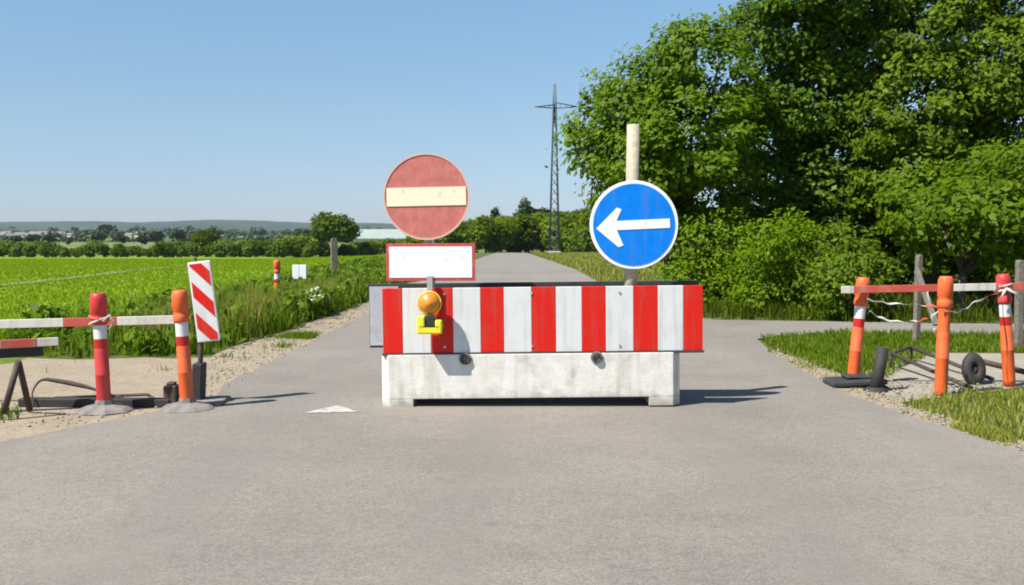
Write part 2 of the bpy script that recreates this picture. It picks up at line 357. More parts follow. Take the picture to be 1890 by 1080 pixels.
# asphalt: cross road in front and the closed road running away
NEAR = [(-60, -8), (60, -8), (60, 5.2), (12, 5.6), (5.6, 6.1), g2(1890, 838), g2(1770, 800), g2(1650, 762), g2(1560, 728), g2(1500, 695), g2(1418, 652),
        g2(1400, 628), (4.4, 14.9), (7, 14.7), (14, 14.2), (14, 15.9), (7, 16.5), (3.4, 17.2), (2.75, 18.5), (2.6, 22), (2.55, 38),
        (-2.55, 38), (-2.6, 22), g2(690, 575), g2(560, 640), g2(430, 705), g2(385, 742), g2(140, 792), g2(0, 822), (-6, 6.1), (-12, 5.6), (-60, 5.2)]
sheet('road', NEAR, .018, M['asphalt'], .035, 3)
rs = MB(); yy = [y for y in ys if 35 <= y <= 195]
yy = [37.9] + [y for y in yy if y > 38]
def roadx(y): return -.0 - .0022 * max(0, y - 60)  # the far end drifts a little to the left
vs = []
for y in yy: vs += [(-2.55 + roadx(y), y, H(0, y) + .022), (2.55 + roadx(y), y, H(0, y) + .022)]
rs.add(vs, [(2*i, 2*i+1, 2*i+3, 2*i+2) for i in range(len(yy) - 1)])
tag(rs.build('road_far_stretch', M['asphalt']), kind='structure')
# gravel shoulders
sheet('gravel_shoulder', [(-60, 5.1), (-12, 5.5), (-6, 6.0), g2(0, 830), g2(140, 800), g2(385, 750), g2(440, 708), g2(565, 642), g2(700, 574), (-2.5, 38), (-3.1, 38), (-3.15, 24), g2(670, 562),
      g2(545, 610), g2(440, 640), g2(380, 662), g2(200, 664), g2(60, 664), (-5.6, 11.6), (-6.5, 8.6), (-8.5, 7), (-14, 6.4), (-60, 6)], .012, M['gravel'], .10, 5)
sheet('gravel_verge', [g2(1420, 660), g2(1500, 700), g2(1560, 733), g2(1650, 768), g2(1760, 806), g2(1890, 846), (6, 6.05), (6, 6.5), g2(1870, 815), g2(1740, 772), g2(1655, 745), g2(1600, 715), g2(1500, 672), g2(1440, 645)],
      .013, M['gravel'], .06, 6)
sheet('gravel_yard', [g2(1600, 715), g2(1655, 745), g2(1720, 738), g2(1890, 716), (7, 9.6), (9, 12.2), (5.2, 12.5), g2(1690, 652), g2(1600, 660)], .009, M['drygravel'], .05, 7)
# give-way triangle painted on the road
bmk = MB(); tri = rough([g2(560, 767), g2(664, 765), g2(622, 753)], .007, .05, 2)
bmk.add([(x, y, .0225) for x, y in tri], [tuple(range(len(tri)))])
tag(bmk.build('road_marking', M['mark']), kind='structure')
# pale tracks through the field
def ribbon(name, pts, wd, m, dz=.03):
    b = MB(); vs = []
    P = [Vector(p) for p in pts]; Q = []
    for a, c in zip(P, P[1:]):
        k = max(2, int((c - a).length / 3)); Q += [a.lerp(c, j / k) for j in range(k)]
    Q.append(P[-1])
    for i, p in enumerate(Q):
        t = (Q[min(i+1, len(Q)-1)] - Q[max(i-1, 0)]).normalized(); s_ = Vector((-t.y, t.x)) * wd * .5 * random.uniform(.8, 1.2)
        for q in (p + s_, p - s_): vs.append((q.x, q.y, H(q.x, q.y) + dz))
    b.add(vs, [(2*i, 2*i+1, 2*i+3, 2*i+2) for i in range(len(Q) - 1)]); o = b.build(name, m); tag(o, kind='structure')
def gl(px, py):           # ground point on the sloping field, by stepping along the ray
    v = ray(px, py); t = 3.0
    for _ in range(4000):
        p = Vector((0, 0, EYE)) + v * t
        if p.z <= H(p.x, p.y): break
        t *= 1.003
    return p
M['track'] = mat('track_soil', (.22, .24, .10), .95, var=(.16, .20, .06), scale=1)
ribbon('field_track', [gl(-60, 534).xy, gl(60, 522).xy, gl(160, 511).xy, gl(250, 500).xy, gl(340, 491).xy, gl(420, 486).xy], .75, M['track'])

# hills on the horizon
def hills(name, Y, base, amp, seed, m, x0=-4200, x1=3500):
    rnd = np.random.RandomState(seed); n_ = 260; X = np.linspace(x0, x1, n_); hz = np.zeros(n_)
    for k in range(1, 16):
        hz += np.sin(X / 700 * k * .9 + rnd.rand() * 6.28) * rnd.rand() / k ** 1.1
    hz += .035 * rnd.randn(n_)
    hz = base + amp * (hz - hz.min()) / (hz.max() - hz.min()); b = MB(); vs = []
    prof = [(-260, -9), (-170, .45), (-80, .82), (0, 1), (200, .6), (500, -6)]
    for dy, k in prof:
        for i in range(n_): vs.append((X[i], Y + dy, (hz[i] * k if k > 0 else k)))
    b.add(vs, [(j*n_+i, j*n_+i+1, (j+1)*n_+i+1, (j+1)*n_+i) for j in range(len(prof)-1) for i in range(n_-1)], 0, True)
    tag(b.build(name, m), kind='structure')
M['hill'] = mat('wooded_hill', (.022, .038, .03), .95, var=(.045, .065, .04), scale=.006)
hills('hills', 3300, 12, 32, 3, M['hill'])
hills('hills_near', 1900, 5, 7, 9, M['hill'])

# ------------------------------------------------------------------ foliage machinery
def quads_obj(name, P, U, V, mats, parent=None, midx=None):
    """P centre, U half length, V half width: one rhombic leaf each"""
    n_ = len(P); vs = np.empty((n_, 4, 3)); vs[:, 0] = P - U; vs[:, 1] = P + V - U * .1; vs[:, 2] = P + U; vs[:, 3] = P - V - U * .1
    me = bpy.data.meshes.new(name); me.vertices.add(n_ * 4); me.vertices.foreach_set('co', vs.ravel())
    me.loops.add(n_ * 4); me.loops.foreach_set('vertex_index', np.arange(n_ * 4, dtype=np.int32))
    me.polygons.add(n_); me.polygons.foreach_set('loop_start', np.arange(0, n_ * 4, 4, dtype=np.int32))
    try: me.polygons.foreach_set('loop_total', np.full(n_, 4, dtype=np.int32))
    except Exception: pass
    me.update(calc_edges=True)
    return link_mesh(name, me, mats, parent)
def unit(a): return a / (np.linalg.norm(a, axis=1, keepdims=True) + 1e-9)
def leaf_cloud(rs_, blobs, per_m3, leaf, clump=.3, shell=.55, up=.5):
    """blobs: (x,y,z,rx,ry,rz) -> leaf arrays; leaves sit in clumps towards the outside of each blob"""
    Ps, Ns = [], []
    for bx_, by_, bz_, rx, ry, rz in blobs:
        vol = rx * ry * rz * 4.19; nl = int(per_m3 * vol); ncl = max(6, int(vol / (clump ** 3) * .72))
        dirs = unit(rs_.normal(size=(ncl, 3))); rad = shell + (1.06 - shell) * rs_.rand(ncl, 1) ** .6
        cl = dirs * rad; idx = rs_.randint(0, ncl, nl)
        cs = clump * (.45 + .8 * rs_.rand(ncl))[idx][:, None]
        off = np.clip(rs_.normal(size=(nl, 3)), -1.5, 1.5) * cs * .6; off[:, 2] *= .6
        p = cl[idx] * np.array([rx, ry, rz]) + off + np.array([bx_, by_, bz_])
        Ps.append(p); Ns.append(unit(dirs[idx] * .7 + unit(off) * .6 + np.array([-.50, -.36, up + .3]) + rs_.normal(size=(nl, 3)) * .45))
    P = np.vstack(Ps); N = np.vstack(Ns); n_ = len(P)
    T = unit(np.cross(N, rs_.normal(size=(n_, 3)))); B = np.cross(N, T)
    s = leaf * (.45 + 1.05 * rs_.rand(n_, 1))
    return P, T * s, B * s * .55
LM = {
 'tree_a': leafmat('leaf_mid', (0.056, 0.119, 0.003), (0.158, 0.253, 0.006), (0.225, 0.304, 0.019), .48),
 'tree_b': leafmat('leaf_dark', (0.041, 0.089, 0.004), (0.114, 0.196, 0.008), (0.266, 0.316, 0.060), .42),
 'tree_c': leafmat('leaf_olive', (0.055, 0.100, 0.004), (0.146, 0.223, 0.008), (0.236, 0.294, 0.032), .42),
 'bright': leafmat('leaf_bright', (0.064, 0.127, 0.003), (0.139, 0.226, 0.006), (0.187, 0.256, 0.020), .5),
 'bush': leafmat('leaf_bush', (0.081, 0.161, 0.002), (0.171, 0.264, 0.004), (0.203, 0.244, 0.011), .45),
 'hedge': leafmat('leaf_hedge', (0.058, 0.105, 0.005), (0.135, 0.200, 0.008), None, .4, .3),
 'hedge_pale': leafmat('leaf_hedge_pale', (0.102, 0.165, 0.005), (0.194, 0.262, 0.009), None, .45, .3),  # own paler, yellower green of the taller hedge bushes
 'fir': leafmat('leaf_fir', (0.023, 0.042, 0.013), (0.047, 0.081, 0.020), None, .2, .3),
 'grass': leafmat('grass_blade', (0.179, 0.284, 0.005), (0.250, 0.362, 0.007), (0.320, 0.362, 0.037), .5, .5),
 'verge': leafmat('verge_blade', (0.067, 0.134, 0.006), (0.175, 0.255, 0.011), (0.329, 0.330, 0.070), .45, .6),
 'dry': leafmat('dry_blade', (0.202, 0.229, 0.022), (0.314, 0.323, 0.065), (0.374, 0.348, 0.144), .4, .9),
 'weed': leafmat('weed_leaf', (0.057, 0.121, 0.006), (0.158, 0.245, 0.011), (0.253, 0.283, 0.039), .45),
 'bank': leafmat('bank_blade', (0.042, 0.072, 0.004), (0.100, 0.137, 0.008), None, .35),
}
def trunk_mesh(base, tips, r0, seed):
    rnd = random.Random(seed); b = MB(); base = Vector(base)
    topz = max(t[2] for t in tips); fork = base + Vector((0, 0, (topz - base.z) * .35))
    pts = [base + Vector((0, 0, -.1)), base.lerp(fork, .4) + Vector((rnd.uniform(-.06, .06), 0, 0)), fork]
    b.tube(pts, [r0 * 1.25, r0 * .95, r0 * .8], 9)
    for t in tips:
        t = Vector(t); m1 = fork.lerp(t, .45) + Vector((rnd.uniform(-.2, .2), rnd.uniform(-.2, .2), rnd.uniform(0, .3)))
        b.tube([fork - Vector((0, 0, .1)), m1, t], [r0 * .5, r0 * .3, r0 * .08], 6)
        for _ in range(2):
            q = m1.lerp(t, rnd.uniform(.1, .6)); e = q + Vector((rnd.uniform(-.7, .7), rnd.uniform(-.7, .7), rnd.uniform(.1, .7)))
            b.tube([q, e], [r0 * .2, r0 * .05], 5)
    return b
def tree(name, base, blobs, r0, m, label, cat, group, dens=420, leaf=.075, clump=.32, seed=1, part='crown', shell=.55, n_tips=13):
    root = empty(name, base, label, cat, group); bs = Vector(base)
    rel = [(x - bs.x, y - bs.y, z - bs.z, a, b_, c) for x, y, z, a, b_, c in blobs]
    rs_ = np.random.RandomState(seed)
    quads_obj(part, *leaf_cloud(rs_, rel, dens, leaf, clump, shell), [m], root)
    tips = [(q[0], q[1], q[2]) for q in rel][:n_tips]
    trunk_mesh((0, 0, 0), tips, r0, seed).build('trunk' if part == 'crown' else 'stem', M['bark'], root)
    return root
def pb(lst, Y, seed, dy=.7, squash=.85):
    rnd = random.Random(seed); out = []
    for px, py, r in lst:
        y = Y + rnd.uniform(-dy, dy); p = at(px, py, y); rr = r / F * Y
        out.append((p.x, p.y, p.z, rr, rr * 1.05, rr * squash))
    return out

# trees right of the road
TA = pb([(1292, 120, 84), (1215, 158, 74), (1150, 205, 72), (1108, 262, 54), (1086, 300, 40), (1180, 285, 92), (1270, 250, 110), (1345, 190, 60), (1128, 352, 44),
         (1210, 375, 84), (1310, 350, 95), (1240, 95, 45), (1330, 90, 50), (1068, 240, 34), (1062, 285, 28), (1092, 195, 44), (1290, 55, 36), (1110, 160, 34)], 21, 3)
tree('broadleaf_tree', (3.6, 21.6, 0), TA, .13, LM['tree_a'], 'leafy green tree left of the dark wood, its crown leaning towards the pylon', 'tree', 'trees right of the road', 1150, .062, .40, 11)
TB = pb([(1450, 60, 95), (1480, 180, 110), (1400, 260, 90), (1560, 300, 115), (1470, 360, 100), (1560, 120, 110), (1500, -40, 110), (1420, 380, 70), (1600, 0, 100), (1380, 30, 35)], 22.5, 5)
tree('broadleaf_tree', (6.8, 23.2, 0), TB, .17, LM['tree_b'], 'tall dark green tree in the middle of the wood on the right', 'tree', 'trees right of the road', 1150, .060, .42, 12)
TC = pb([(1700, 60, 95), (1690, 200, 110), (1780, 300, 100), (1850, 130, 110), (1760, -30, 100), (1900, 260, 100), (1660, 330, 80), (1900, -20, 100), (1960, 120, 120), (1980, 330, 120)], 22, 7)
tree('broadleaf_tree', (9.2, 22.6, 0), TC, .16, LM['tree_c'], 'tall olive green tree filling the top right corner of the wood', 'tree', 'trees right of the road', 1150, .060, .42, 13)
TD = pb([(1700, 400, 62), (1770, 385, 66), (1850, 400, 72), (1810, 330, 62), (1890, 330, 70), (1745, 440, 52), (1680, 445, 42), (1870, 455, 60), (1950, 400, 90)], 17.5, 9) + pb([(1700, 370, 75), (1790, 360, 80), (1880, 360, 80), (1740, 430, 60), (1840, 430, 60), (1930, 430, 70), (1980, 380, 80)], 20.0, 19)  # the second, deeper set of blobs is added to shade the undergrowth
tree('small_tree', (7.9, 18.0, 0), TD, .09, LM['bright'], 'bright green low tree over the orange bollards, in front of the dark wood', 'tree', 'trees right of the road', 1100, .06, .34, 14)
TE = pb([(1620, 470, 90), (1720, 520, 80), (1820, 520, 85), (1920, 520, 90), (1560, 420, 90), (1470, 440, 90), (1350, 450, 85), (1250, 440, 70), (1700, 440, 90), (1850, 440, 90), (1640, 340, 90), (1560, 360, 90), (1680, 380, 90), (1800, 380, 90), (1900, 400, 90)], 23.5, 10)
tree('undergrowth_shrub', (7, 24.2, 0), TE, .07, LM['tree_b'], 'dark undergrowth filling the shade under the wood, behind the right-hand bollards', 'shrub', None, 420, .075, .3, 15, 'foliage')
# rounded olive bushes in front of the wood
BU = [('broad olive bush just right of the blue arrow sign', [(1290, 455, 62), (1340, 440, 56), (1300, 520, 66), (1360, 510, 70), (1260, 520, 50), (1330, 560, 55)], 19.6, (3.9, 19.8, 0), LM['bush']),
      ('tall rounded yellow green bush between the blue sign and the right-hand barrier', [(1430, 440, 58), (1480, 455, 64), (1420, 510, 75), (1500, 520, 75), (1400, 560, 50), (1490, 570, 50)], 18.6, (5.0, 18.8, 0), LM['bush']),
      ('darker bush right of the rounded yellow green bush, behind the right plank end', [(1560, 450, 55), (1590, 490, 60), (1550, 530, 65), (1600, 555, 50), (1530, 575, 38)], 17.8, (6.0, 18.0, 0), LM['tree_c'])]
for i, (lb, bl, Y, base, m) in enumerate(BU):
    tree('bush', base, pb(bl, Y, 20 + i, .5), .04, m, lb, 'bush', 'bushes at the foot of the wood', 2000, .040, .24, 30 + i, 'foliage', .5)

# ------------------------------------------------------------------ trees and hedges in the distance
def proto_tree(name, kind, m, h, wdt, seed, dens, leaf, label, cat, group):
    rnd = random.Random(seed); bl = []
    if kind == 'fir':
        for k in range(6): bl.append((0, 0, h * (.2 + .14 * k), wdt * .5 * (1 - k / 6.5), wdt * .5 * (1 - k / 6.5), h * .12))
    elif kind == 'bush':
        for k in range(7): bl.append((rnd.uniform(-.35, .35) * wdt, rnd.uniform(-.3, .3) * wdt, h * rnd.uniform(.3, .68), wdt * .27, wdt * .25, h * .33))
    else:
        for k in range(8): bl.append((rnd.uniform(-.27, .27) * wdt, rnd.uniform(-.27, .27) * wdt, h * rnd.uniform(.38, .76), wdt * .27, wdt * .27, h * .22))
    return tree(name, (0, 0, 0), bl, h * .025, m, label, cat, group, dens, leaf, leaf * 2.2, seed, 'crown' if kind != 'bush' else 'foliage', .45, 5)
def put(src, first, x, y, s=1, label=None, sz=None, group=None):
    o = src if first else copy_tree(src)
    o.location = (x, y, H(x, y) - .05); o.rotation_euler = (0, 0, random.uniform(0, 6.28)); o.scale = (s, s, sz or s)
    if label: o['label'] = label
    if group: o['group'] = group
    return o
def X(px, Y): return (px - 945) / F * Y
# hedge along the far side of the green field
hb = proto_tree('hedge_bush', 'bush', LM['hedge'], 3.4, 4.4, 51, 60, .22, 'dark hedge bush in the row along the far side of the green field', 'bush', 'hedge at the far side of the field')
for i in range(48):
    px = -60 + i * 15.8 + random.uniform(-4, 4); Y = random.uniform(203, 212); s = random.choice([.6, .7, .85, .95, 1.0]) * random.uniform(.85, 1.1)
    if 560 < px < 700: s *= .9
    put(hb, i == 0, X(px, Y), Y, s)
hb2 = proto_tree('hedge_tree', 'bush', LM['hedge_pale'], 4.6, 6.0, 52, 24, .3, 'light green rounded shrub rising behind the dark field hedge', 'shrub', 'taller shrubs behind the field hedge')
for i, (px, Y, s) in enumerate([(318, 222, .75), (345, 225, .8), (412, 222, .7), (440, 226, .8), (480, 224, .75), (515, 226, .9), (547, 222, 1.0), (575, 218, 1.05), (662, 216, .8), (700, 216, .8), (735, 215, .8), (770, 214, .9)]):
    put(hb2, i == 0, X(px, Y), Y, s)
big = proto_tree('round_tree', 'tree', LM['hedge'], 9.2, 9.6, 53, 20, .3, 'large round dark tree in the field hedge, left of the no entry sign', 'tree', 'single trees in the far hedges')
put(big, True, X(617, 205), 205, 1)
put(big, False, X(380, 214), 214, .66, 'smaller round tree in the field hedge above the red and white striped marker panel')
# hedge and trees at the end of the road
rb = proto_tree('roadside_bush', 'bush', LM['hedge_pale'], 6.6, 7.4, 54, 40, .27, 'light green tall bush of the hedge at the far end of the road', 'bush', 'hedge at the far end of the road')
for i, (px, Y, s) in enumerate([(800, 186, .7), (838, 190, .75), (872, 190, .85), (897, 192, .92), (925, 200, 1.0), (950, 200, 1.0), (976, 201, 1.02), (1002, 203, 1.05), (1030, 200, 1.1), (1062, 198, 1.1), (1092, 190, 1.1), (1125, 180, 1.1)]):
    put(rb, i == 0, X(px, Y), Y, s * 1.2)
rd = proto_tree('roadside_shrub', 'bush', LM['hedge'], 3.6, 4.4, 55, 34, .22, 'dark shrub at the foot of the pylon beside the road end', 'shrub', 'dark shrubs at the foot of the pylon')
for i, (px, Y, s) in enumerate([(1046, 168, 1.0), (1066, 160, 1.15), (1090, 150, 1.2)]): put(rd, i == 0, X(px, Y), Y, s)
fr = proto_tree('fir_tree', 'fir', LM['fir'], 12, 9.5, 56, 26, .4, 'dark fir tree behind the hedge at the far end of the road, left of the pylon', 'tree', None)
put(fr, True, X(970, 228), 228, .98); fr['label'] = 'taller dark fir tree behind the road-end hedge, just left of the pylon'
put(fr, False, X(915, 230), 230, .82, 'smaller dark fir tree alone behind the left end of the road-end hedge')
dt = proto_tree('dark_tree', 'tree', LM['fir'], 9.4, 9.5, 57, 26, .38, 'dark round tree behind the hedge at the end of the road, beside the pylon', 'tree', 'dark round trees behind the road-end hedge')
for i, (px, Y, s) in enumerate([(1000, 226, 1.06), (1024, 228, 1.0), (1066, 222, 1.05)]): put(dt, i == 0, X(px, Y), Y, s)
# lines of trees in the country beyond, one far wood each
def far_wood(name, Y, x0, x1, h, m, seed, dens, leaf):
    rs_ = np.random.RandomState(seed); bl = []; x = x0
    while x < x1:
        hh = h * (.5 + .8 * rs_.rand() ** 1.5); bl.append((x, Y + rs_.uniform(-8, 8), H(x, Y) + hh * .45, h * .7, h * .6, hh * .55)); x += h * rs_.uniform(.5, 1.3)
    o = quads_obj(name, *leaf_cloud(rs_, bl, dens, leaf, leaf * 2, .5), [m]); tag(o, 'distant line of trees below the hills', 'wood', kind='stuff'); return o
o = far_wood('far_wood', 620, -560, 420, 5.5, LM['fir'], 61, .7, 1.2); o['label'] = 'dark line of trees across the middle distance, nearer than the pale houses'
o = far_wood('far_wood', 1250, -1000, 700, 9, LM['fir'], 62, .12, 2.6); o['label'] = 'bluish line of woods just below the hills on the horizon'
ft = proto_tree('distant_tree', 'tree', LM['fir'], 13, 13, 63, 6, .7, 'dark clump of trees standing above the far skyline over the red bollard', 'tree', 'distant trees on the plain')
put(ft, True, X(195, 900), 900, .95)
for i, (px, Y, s) in enumerate([(30, 420, .35), (62, 430, .4), (90, 500, .38), (128, 440, .3), (182, 470, .45), (225, 480, .35), (262, 430, .33), (290, 520, .5), (150, 640, .5), (330, 600, .6), (690, 420, .55), (740, 500, .6), (560, 480, .6)]):
    o = put(ft, False, X(px, Y), Y, s, 'small dark tree standing on the plain beyond the field hedge')
# houses far off
hr = empty('house', (0, 0, 0), 'tiny pale house of the village on the far plain, at the left edge', 'house', 'village houses on the far plain')
b = MB(); b.box((-6, -4, 0), (6, 4, 3.2)); b.prism([(-4, 3.2), (4, 3.2), (0, 6)], -5.95, 5.95, 0, Matrix.Rotation(R(90), 4, 'Z')); b.build('wall', M['house_wall'], hr)
b = MB()
for s in (-1, 1): b.add([(-6.4, s*4.5, 3.0), (6.4, s*4.5, 3.0), (6.4, 0, 6.2), (-6.4, 0, 6.2), (-6.4, s*4.5, 3.25), (6.4, s*4.5, 3.25), (6.4, 0, 6.45), (-6.4, 0, 6.45)], [(0,1,2,3),(4,5,6,7),(0,1,5,4),(1,2,6,5),(3,2,6,7),(0,3,7,4)])
rf = b.build('roof', M['house_roof'], hr); b = MB(); b.box((1, -.5, 5.8), (1.8, .3, 7.2)); b.build('chimney', M['house_roof'], rf)
for k in range(3): b = MB(); b.box((-4.2 + 3.3 * k, -4.04, .9), (-2.8 + 3.3 * k, -3.98, 2.3)); b.build('window', M['glass'], hr)
rh = random.Random(8)
for i in range(16):
    px = [6, 22, 38, 52, 68, 84, 96, 112, 130, 14, 46, 76, 104, 240, 262, 300][i]; Y = rh.uniform(900, 1080)
    o = hr if i == 0 else copy_tree(hr); x = X(px, Y); o.location = (x, Y, H(x, Y) - .1 + rh.uniform(0, 3.5)); o.rotation_euler = (0, 0, rh.uniform(-.5, .5)); s = rh.uniform(.6, .95); o.scale = (s, s, s)
    o.location.z = H(x, Y) - .1
# long pale farm building left of the no entry sign
fb = empty('farm_building', (X(700, 330), 330, H(X(700, 330), 330)), 'long pale farm shed with a light roof, left of the no entry sign', 'building')
b = MB(); b.box((-9, -4, 0), (9, 4, 3.6)); b.build('wall', M['house_wall'], fb)
M['shed_roof'] = mat('shed_roof', (.24, .30, .27), .7, var=(.30, .35, .32), scale=.5)
b = MB()
for s in (-1, 1): b.add([(-9.4, s*4.6, 3.5), (9.4, s*4.6, 3.5), (9.4, 0, 6.4), (-9.4, 0, 6.4), (-9.4, s*4.6, 3.75), (9.4, s*4.6, 3.75), (9.4, 0, 6.65), (-9.4, 0, 6.65)], [(0,1,2,3),(4,5,6,7),(0,1,5,4),(1,2,6,5),(3,2,6,7),(0,3,7,4)])
b.build('roof', M['shed_roof'], fb)
for x_ in (-6, 0, 5): b = MB(); b.box((x_, -4.06, .2), (x_ + 2.2, -3.97, 2.6)); b.build('door', M['dark_plastic'], fb)

# ------------------------------------------------------------------ pylon
PY = 165; px_ = X(1023, PY); pr = empty('lattice_pylon', (px_, PY, H(px_, PY)), 'slim grey lattice power pylon beyond the end of the road', 'pylon')
zt = at(1023, 155, PY).z - H(px_, PY)
b = MB(); nseg = 16
def hw(z): return .62 * (1 - z / zt) + .13
for sx in (-1, 1):
    for sy in (-1, 1):
        b.tube([(sx*hw(0), sy*hw(0), 0), (sx*hw(zt*.9), sy*hw(zt*.9), zt*.9), (sx*.1, sy*.1, zt)], [.15, .12, .1], 5)
for k in range(nseg):
    z0 = zt * .9 * k / nseg; z1 = zt * .9 * (k + 1) / nseg; a, c = hw(z0), hw(z1)
    for s in (-1, 1):
        for t in (-1, 1):
            b.tube([(-a*t, s*a, z0), (c*t, s*c, z1)], .05, 4); b.tube([(s*a, -a*t, z0), (s*c, c*t, z1)], .05, 4)
b.build('mast', M['pylon'], pr)
za = at(1023, 197, PY).z - H(px_, PY)
for s, L in ((-1, 3.2), (1, 3.6)):
    b = MB(); b.tube([(0, -.25, za + (.7 if s > 0 else .3)), (s*L, 0, za)], .075, 5); b.tube([(0, .25, za + (.7 if s > 0 else .3)), (s*L, 0, za)], .075, 5); b.tube([(0, 0, za - .25), (s*L, 0, za)], .09, 5)
    for q in (.25, .5, .75): b.tube([(s*L*q, -.1, za - .25*(1-q)), (s*L*q, 0, za + .55*(1-q))], .045, 4)
    arm = b.build('crossarm', M['pylon'], pr)
    b = MB(); b.lathe([(.02, za, 0), (.09, za - .1, 0)] + [(.17 if k % 2 else .08, za - .2 - .2 * k, 0) for k in range(12)] + [(.02, za - 2.7, 0)], 8); b.build('insulator', M['pylon'], arm)
b = MB(); b.box((-1, -1, -.3), (1, 1, .35)); b.build('footing', M['concrete'], pr)

# ------------------------------------------------------------------ the central barrier
BY = gr(950, 756).y + .045                                       # front face of the striped panel
L0 = at(705, 752, BY).x; L1 = at(1256, 747, BY).x
cb = empty('concrete_barrier', ((L0 + L1) / 2, BY + .25, .018), 'white concrete barrier block carrying red and white striped panels across the closed road', 'barrier')
cb.rotation_euler = (0, R(-.6), 0)
hl = (L1 - L0) / 2; ZT = at(960, 654, BY).z - .012
b = MB(); ch = .065; dep = .27; FH = .075
fx0 = hl - .265
# plan outline with chamfered corners, extruded in three lifts so the underside opening is real
def plan(x0, x1, c0, c1):
    p = []
    p += [(x0 + ch, -dep), (x1 - ch, -dep)] if False else []
    a = [(x0 + (ch if c0 else 0), -dep), (x1 - (ch if c1 else 0), -dep)]
    if c1: a += [(x1, -dep + ch), (x1, dep - ch)]
    a += [(x1 - (ch if c1 else 0), dep), (x0 + (ch if c0 else 0), dep)]
    if c0: a += [(x0, dep - ch), (x0, -dep + ch)]
    return a
def extr(b, pl, z0, z1, mi=0):
    n = len(pl); vs = [(x, y, z0) for x, y in pl] + [(x, y, z1) for x, y in pl]
    b.add(vs, [tuple(range(n))[::-1], tuple(range(n, 2*n))] + [(i, (i+1) % n, n+(i+1) % n, n+i) for i in range(n)], mi)
extr(b, plan(-hl, hl, True, True), FH, ZT)
body = b.build('block', M['concrete'], cb, .005)
for x0, x1, c0, c1 in ((-hl, -fx0, True, False), (fx0, hl, False, True)):
    b = MB(); extr(b, plan(x0, x1, c0, c1), 0, FH - .001); b.build('foot', M['concrete'], cb, .003)
# lifting eyes in round recesses
for px in (860, 1102):
    lx = at(px, 662, BY).x - cb.location.x
    b = MB(); b.tube([(lx, -dep - .004, ZT - .035), (lx, -dep - .010, ZT - .035)], .052, 20); rc = b.build('lifting_recess', M['rubber'], cb)
    b = MB(); pts = [(lx + .032 * math.cos(a), -dep - .022, ZT - .035 + .032 * math.sin(a)) for a in [math.pi * 2 * k / 16 for k in range(17)]]
    b.tube(pts, .007, 6, 0, False); b.build('ring', M['rust'], rc)
# front panel of stripes
stripes = [(708, 745, 1), (745, 797, 0), (797, 838, 1), (838, 889, 0), (889, 932, 1), (932, 983, 0), (983, 1028, 1), (1028, 1076, 0), (1076, 1120, 1), (1120, 1171, 0), (1171, 1216, 1), (1216, 1263, 0), (1263, 1299, 1)]
def px2l(px): return at(px, 600, BY).x - cb.location.x
PZ0, PZ1 = ZT + .012, at(1000, 534, BY).z
fp = MB()
for a, c, k in stripes:
    fp.box((px2l(a), -.25, PZ0), (px2l(c) - .0015, -.215, PZ1), 0 if k else 1)
fpo = fp.build('striped_panel', [M['red'], M['white']], cb, .004); fpo['label'] = 'front striped panel with wide red and white upright stripes'
b = MB()
b.box((px2l(706), -.262, PZ0 - .018), (px2l(1301), -.20, PZ0 - .001)); b.build('bottom_rail', M['dark_plastic'], fpo, .003)
b = MB()
for px in (822, 983, 1145): 
    x_ = px2l(px)
    for z_ in (PZ0 + .05, PZ1 - .05): b.tube([(x_, -.250, z_), (x_, -.258, z_)], .011, 8)
b.build('screws', M['steel'], fpo)
# rear panel: shade painted dark on its back, the sunlit end painted pale
b = MB(); xa, xb = at(683, 600, BY + .45).x - cb.location.x, at(1292, 600, BY + .45).x - cb.location.x
b.box((xa, .215, PZ0), (xb, .25, PZ1 + .018), 0)
rp_ = b.build('rear_panel', [M['inner_shaded']], cb, .004); rp_['label'] = 'rear panel with shade painted dark on its back, towards the camera'
b = MB(); b.box((xa + .005, .208, PZ0 + .02), (xa + .26, .2135, PZ1 - .005)); b.build('painted_sunlit_end', M['panel_sunlit_grey'], rp_)
b = MB()
for k in range(8):
    x_ = xa + (xb - xa) * (k + .5) / 8; b = MB(); b.box((x_ - .02, .175, PZ0), (x_ + .02, .214, PZ1 - .02)); b.build('rib', M['inner_shaded'], rp_)
b = MB()
for x_ in (-hl + .1, -.3, .35, hl - .1): b.box((x_ - .025, -.213, ZT + .001), (x_ + .025, .173, ZT + .05))
b.build('bracket', M['dark_plastic'], cb)
# ------------------------------------------------------------------ no entry sign
def disc(b, r, y0, y1, mi=0, n=56, cx=0, cz=0): b.prism([(cx + r*math.cos(2*math.pi*k/n), cz + r*math.sin(2*math.pi*k/n)) for k in range(n)], y0, y1, mi)
SY = BY + .02
c1 = at(787, 363, SY); r1 = 79.5 / F * SY
topz = c1.z
se = empty('no_entry_sign', (c1.x + .03, SY + .08, ZT + .012), 'faded red round no entry sign with a cream bar above the barrier', 'sign')
def loc(p): return Vector(p) - se.location
b = MB(); b.tube([(0, 0, .0), (0, 0, topz - ZT + .25)], .034, 16); b.build('pole', M['peach_pole'], se)
o_ = loc(c1)
b = MB(); disc(b, r1, -.0, .014); pl = b.build('disc', M['no_red'], se, .002, (o_.x, o_.y, o_.z), (0, R(-1.2), 0))
b = MB()
n = 56
for k in range(n):
    a0, a1 = 2*math.pi*k/n, 2*math.pi*(k+1)/n
    q = [(math.cos(a)*r, math.sin(a)*r) for a, r in ((a0, r1*.962), (a1, r1*.962), (a1, r1*1.004), (a0, r1*1.004))]
    b.add([(x, -.005, z) for x, z in q] + [(x, -.0004, z) for x, z in q], [(0,1,2,3), (7,6,5,4), (2,3,7,6), (0,1,5,4)])
b.build('edge', M['pink_edge'], pl)
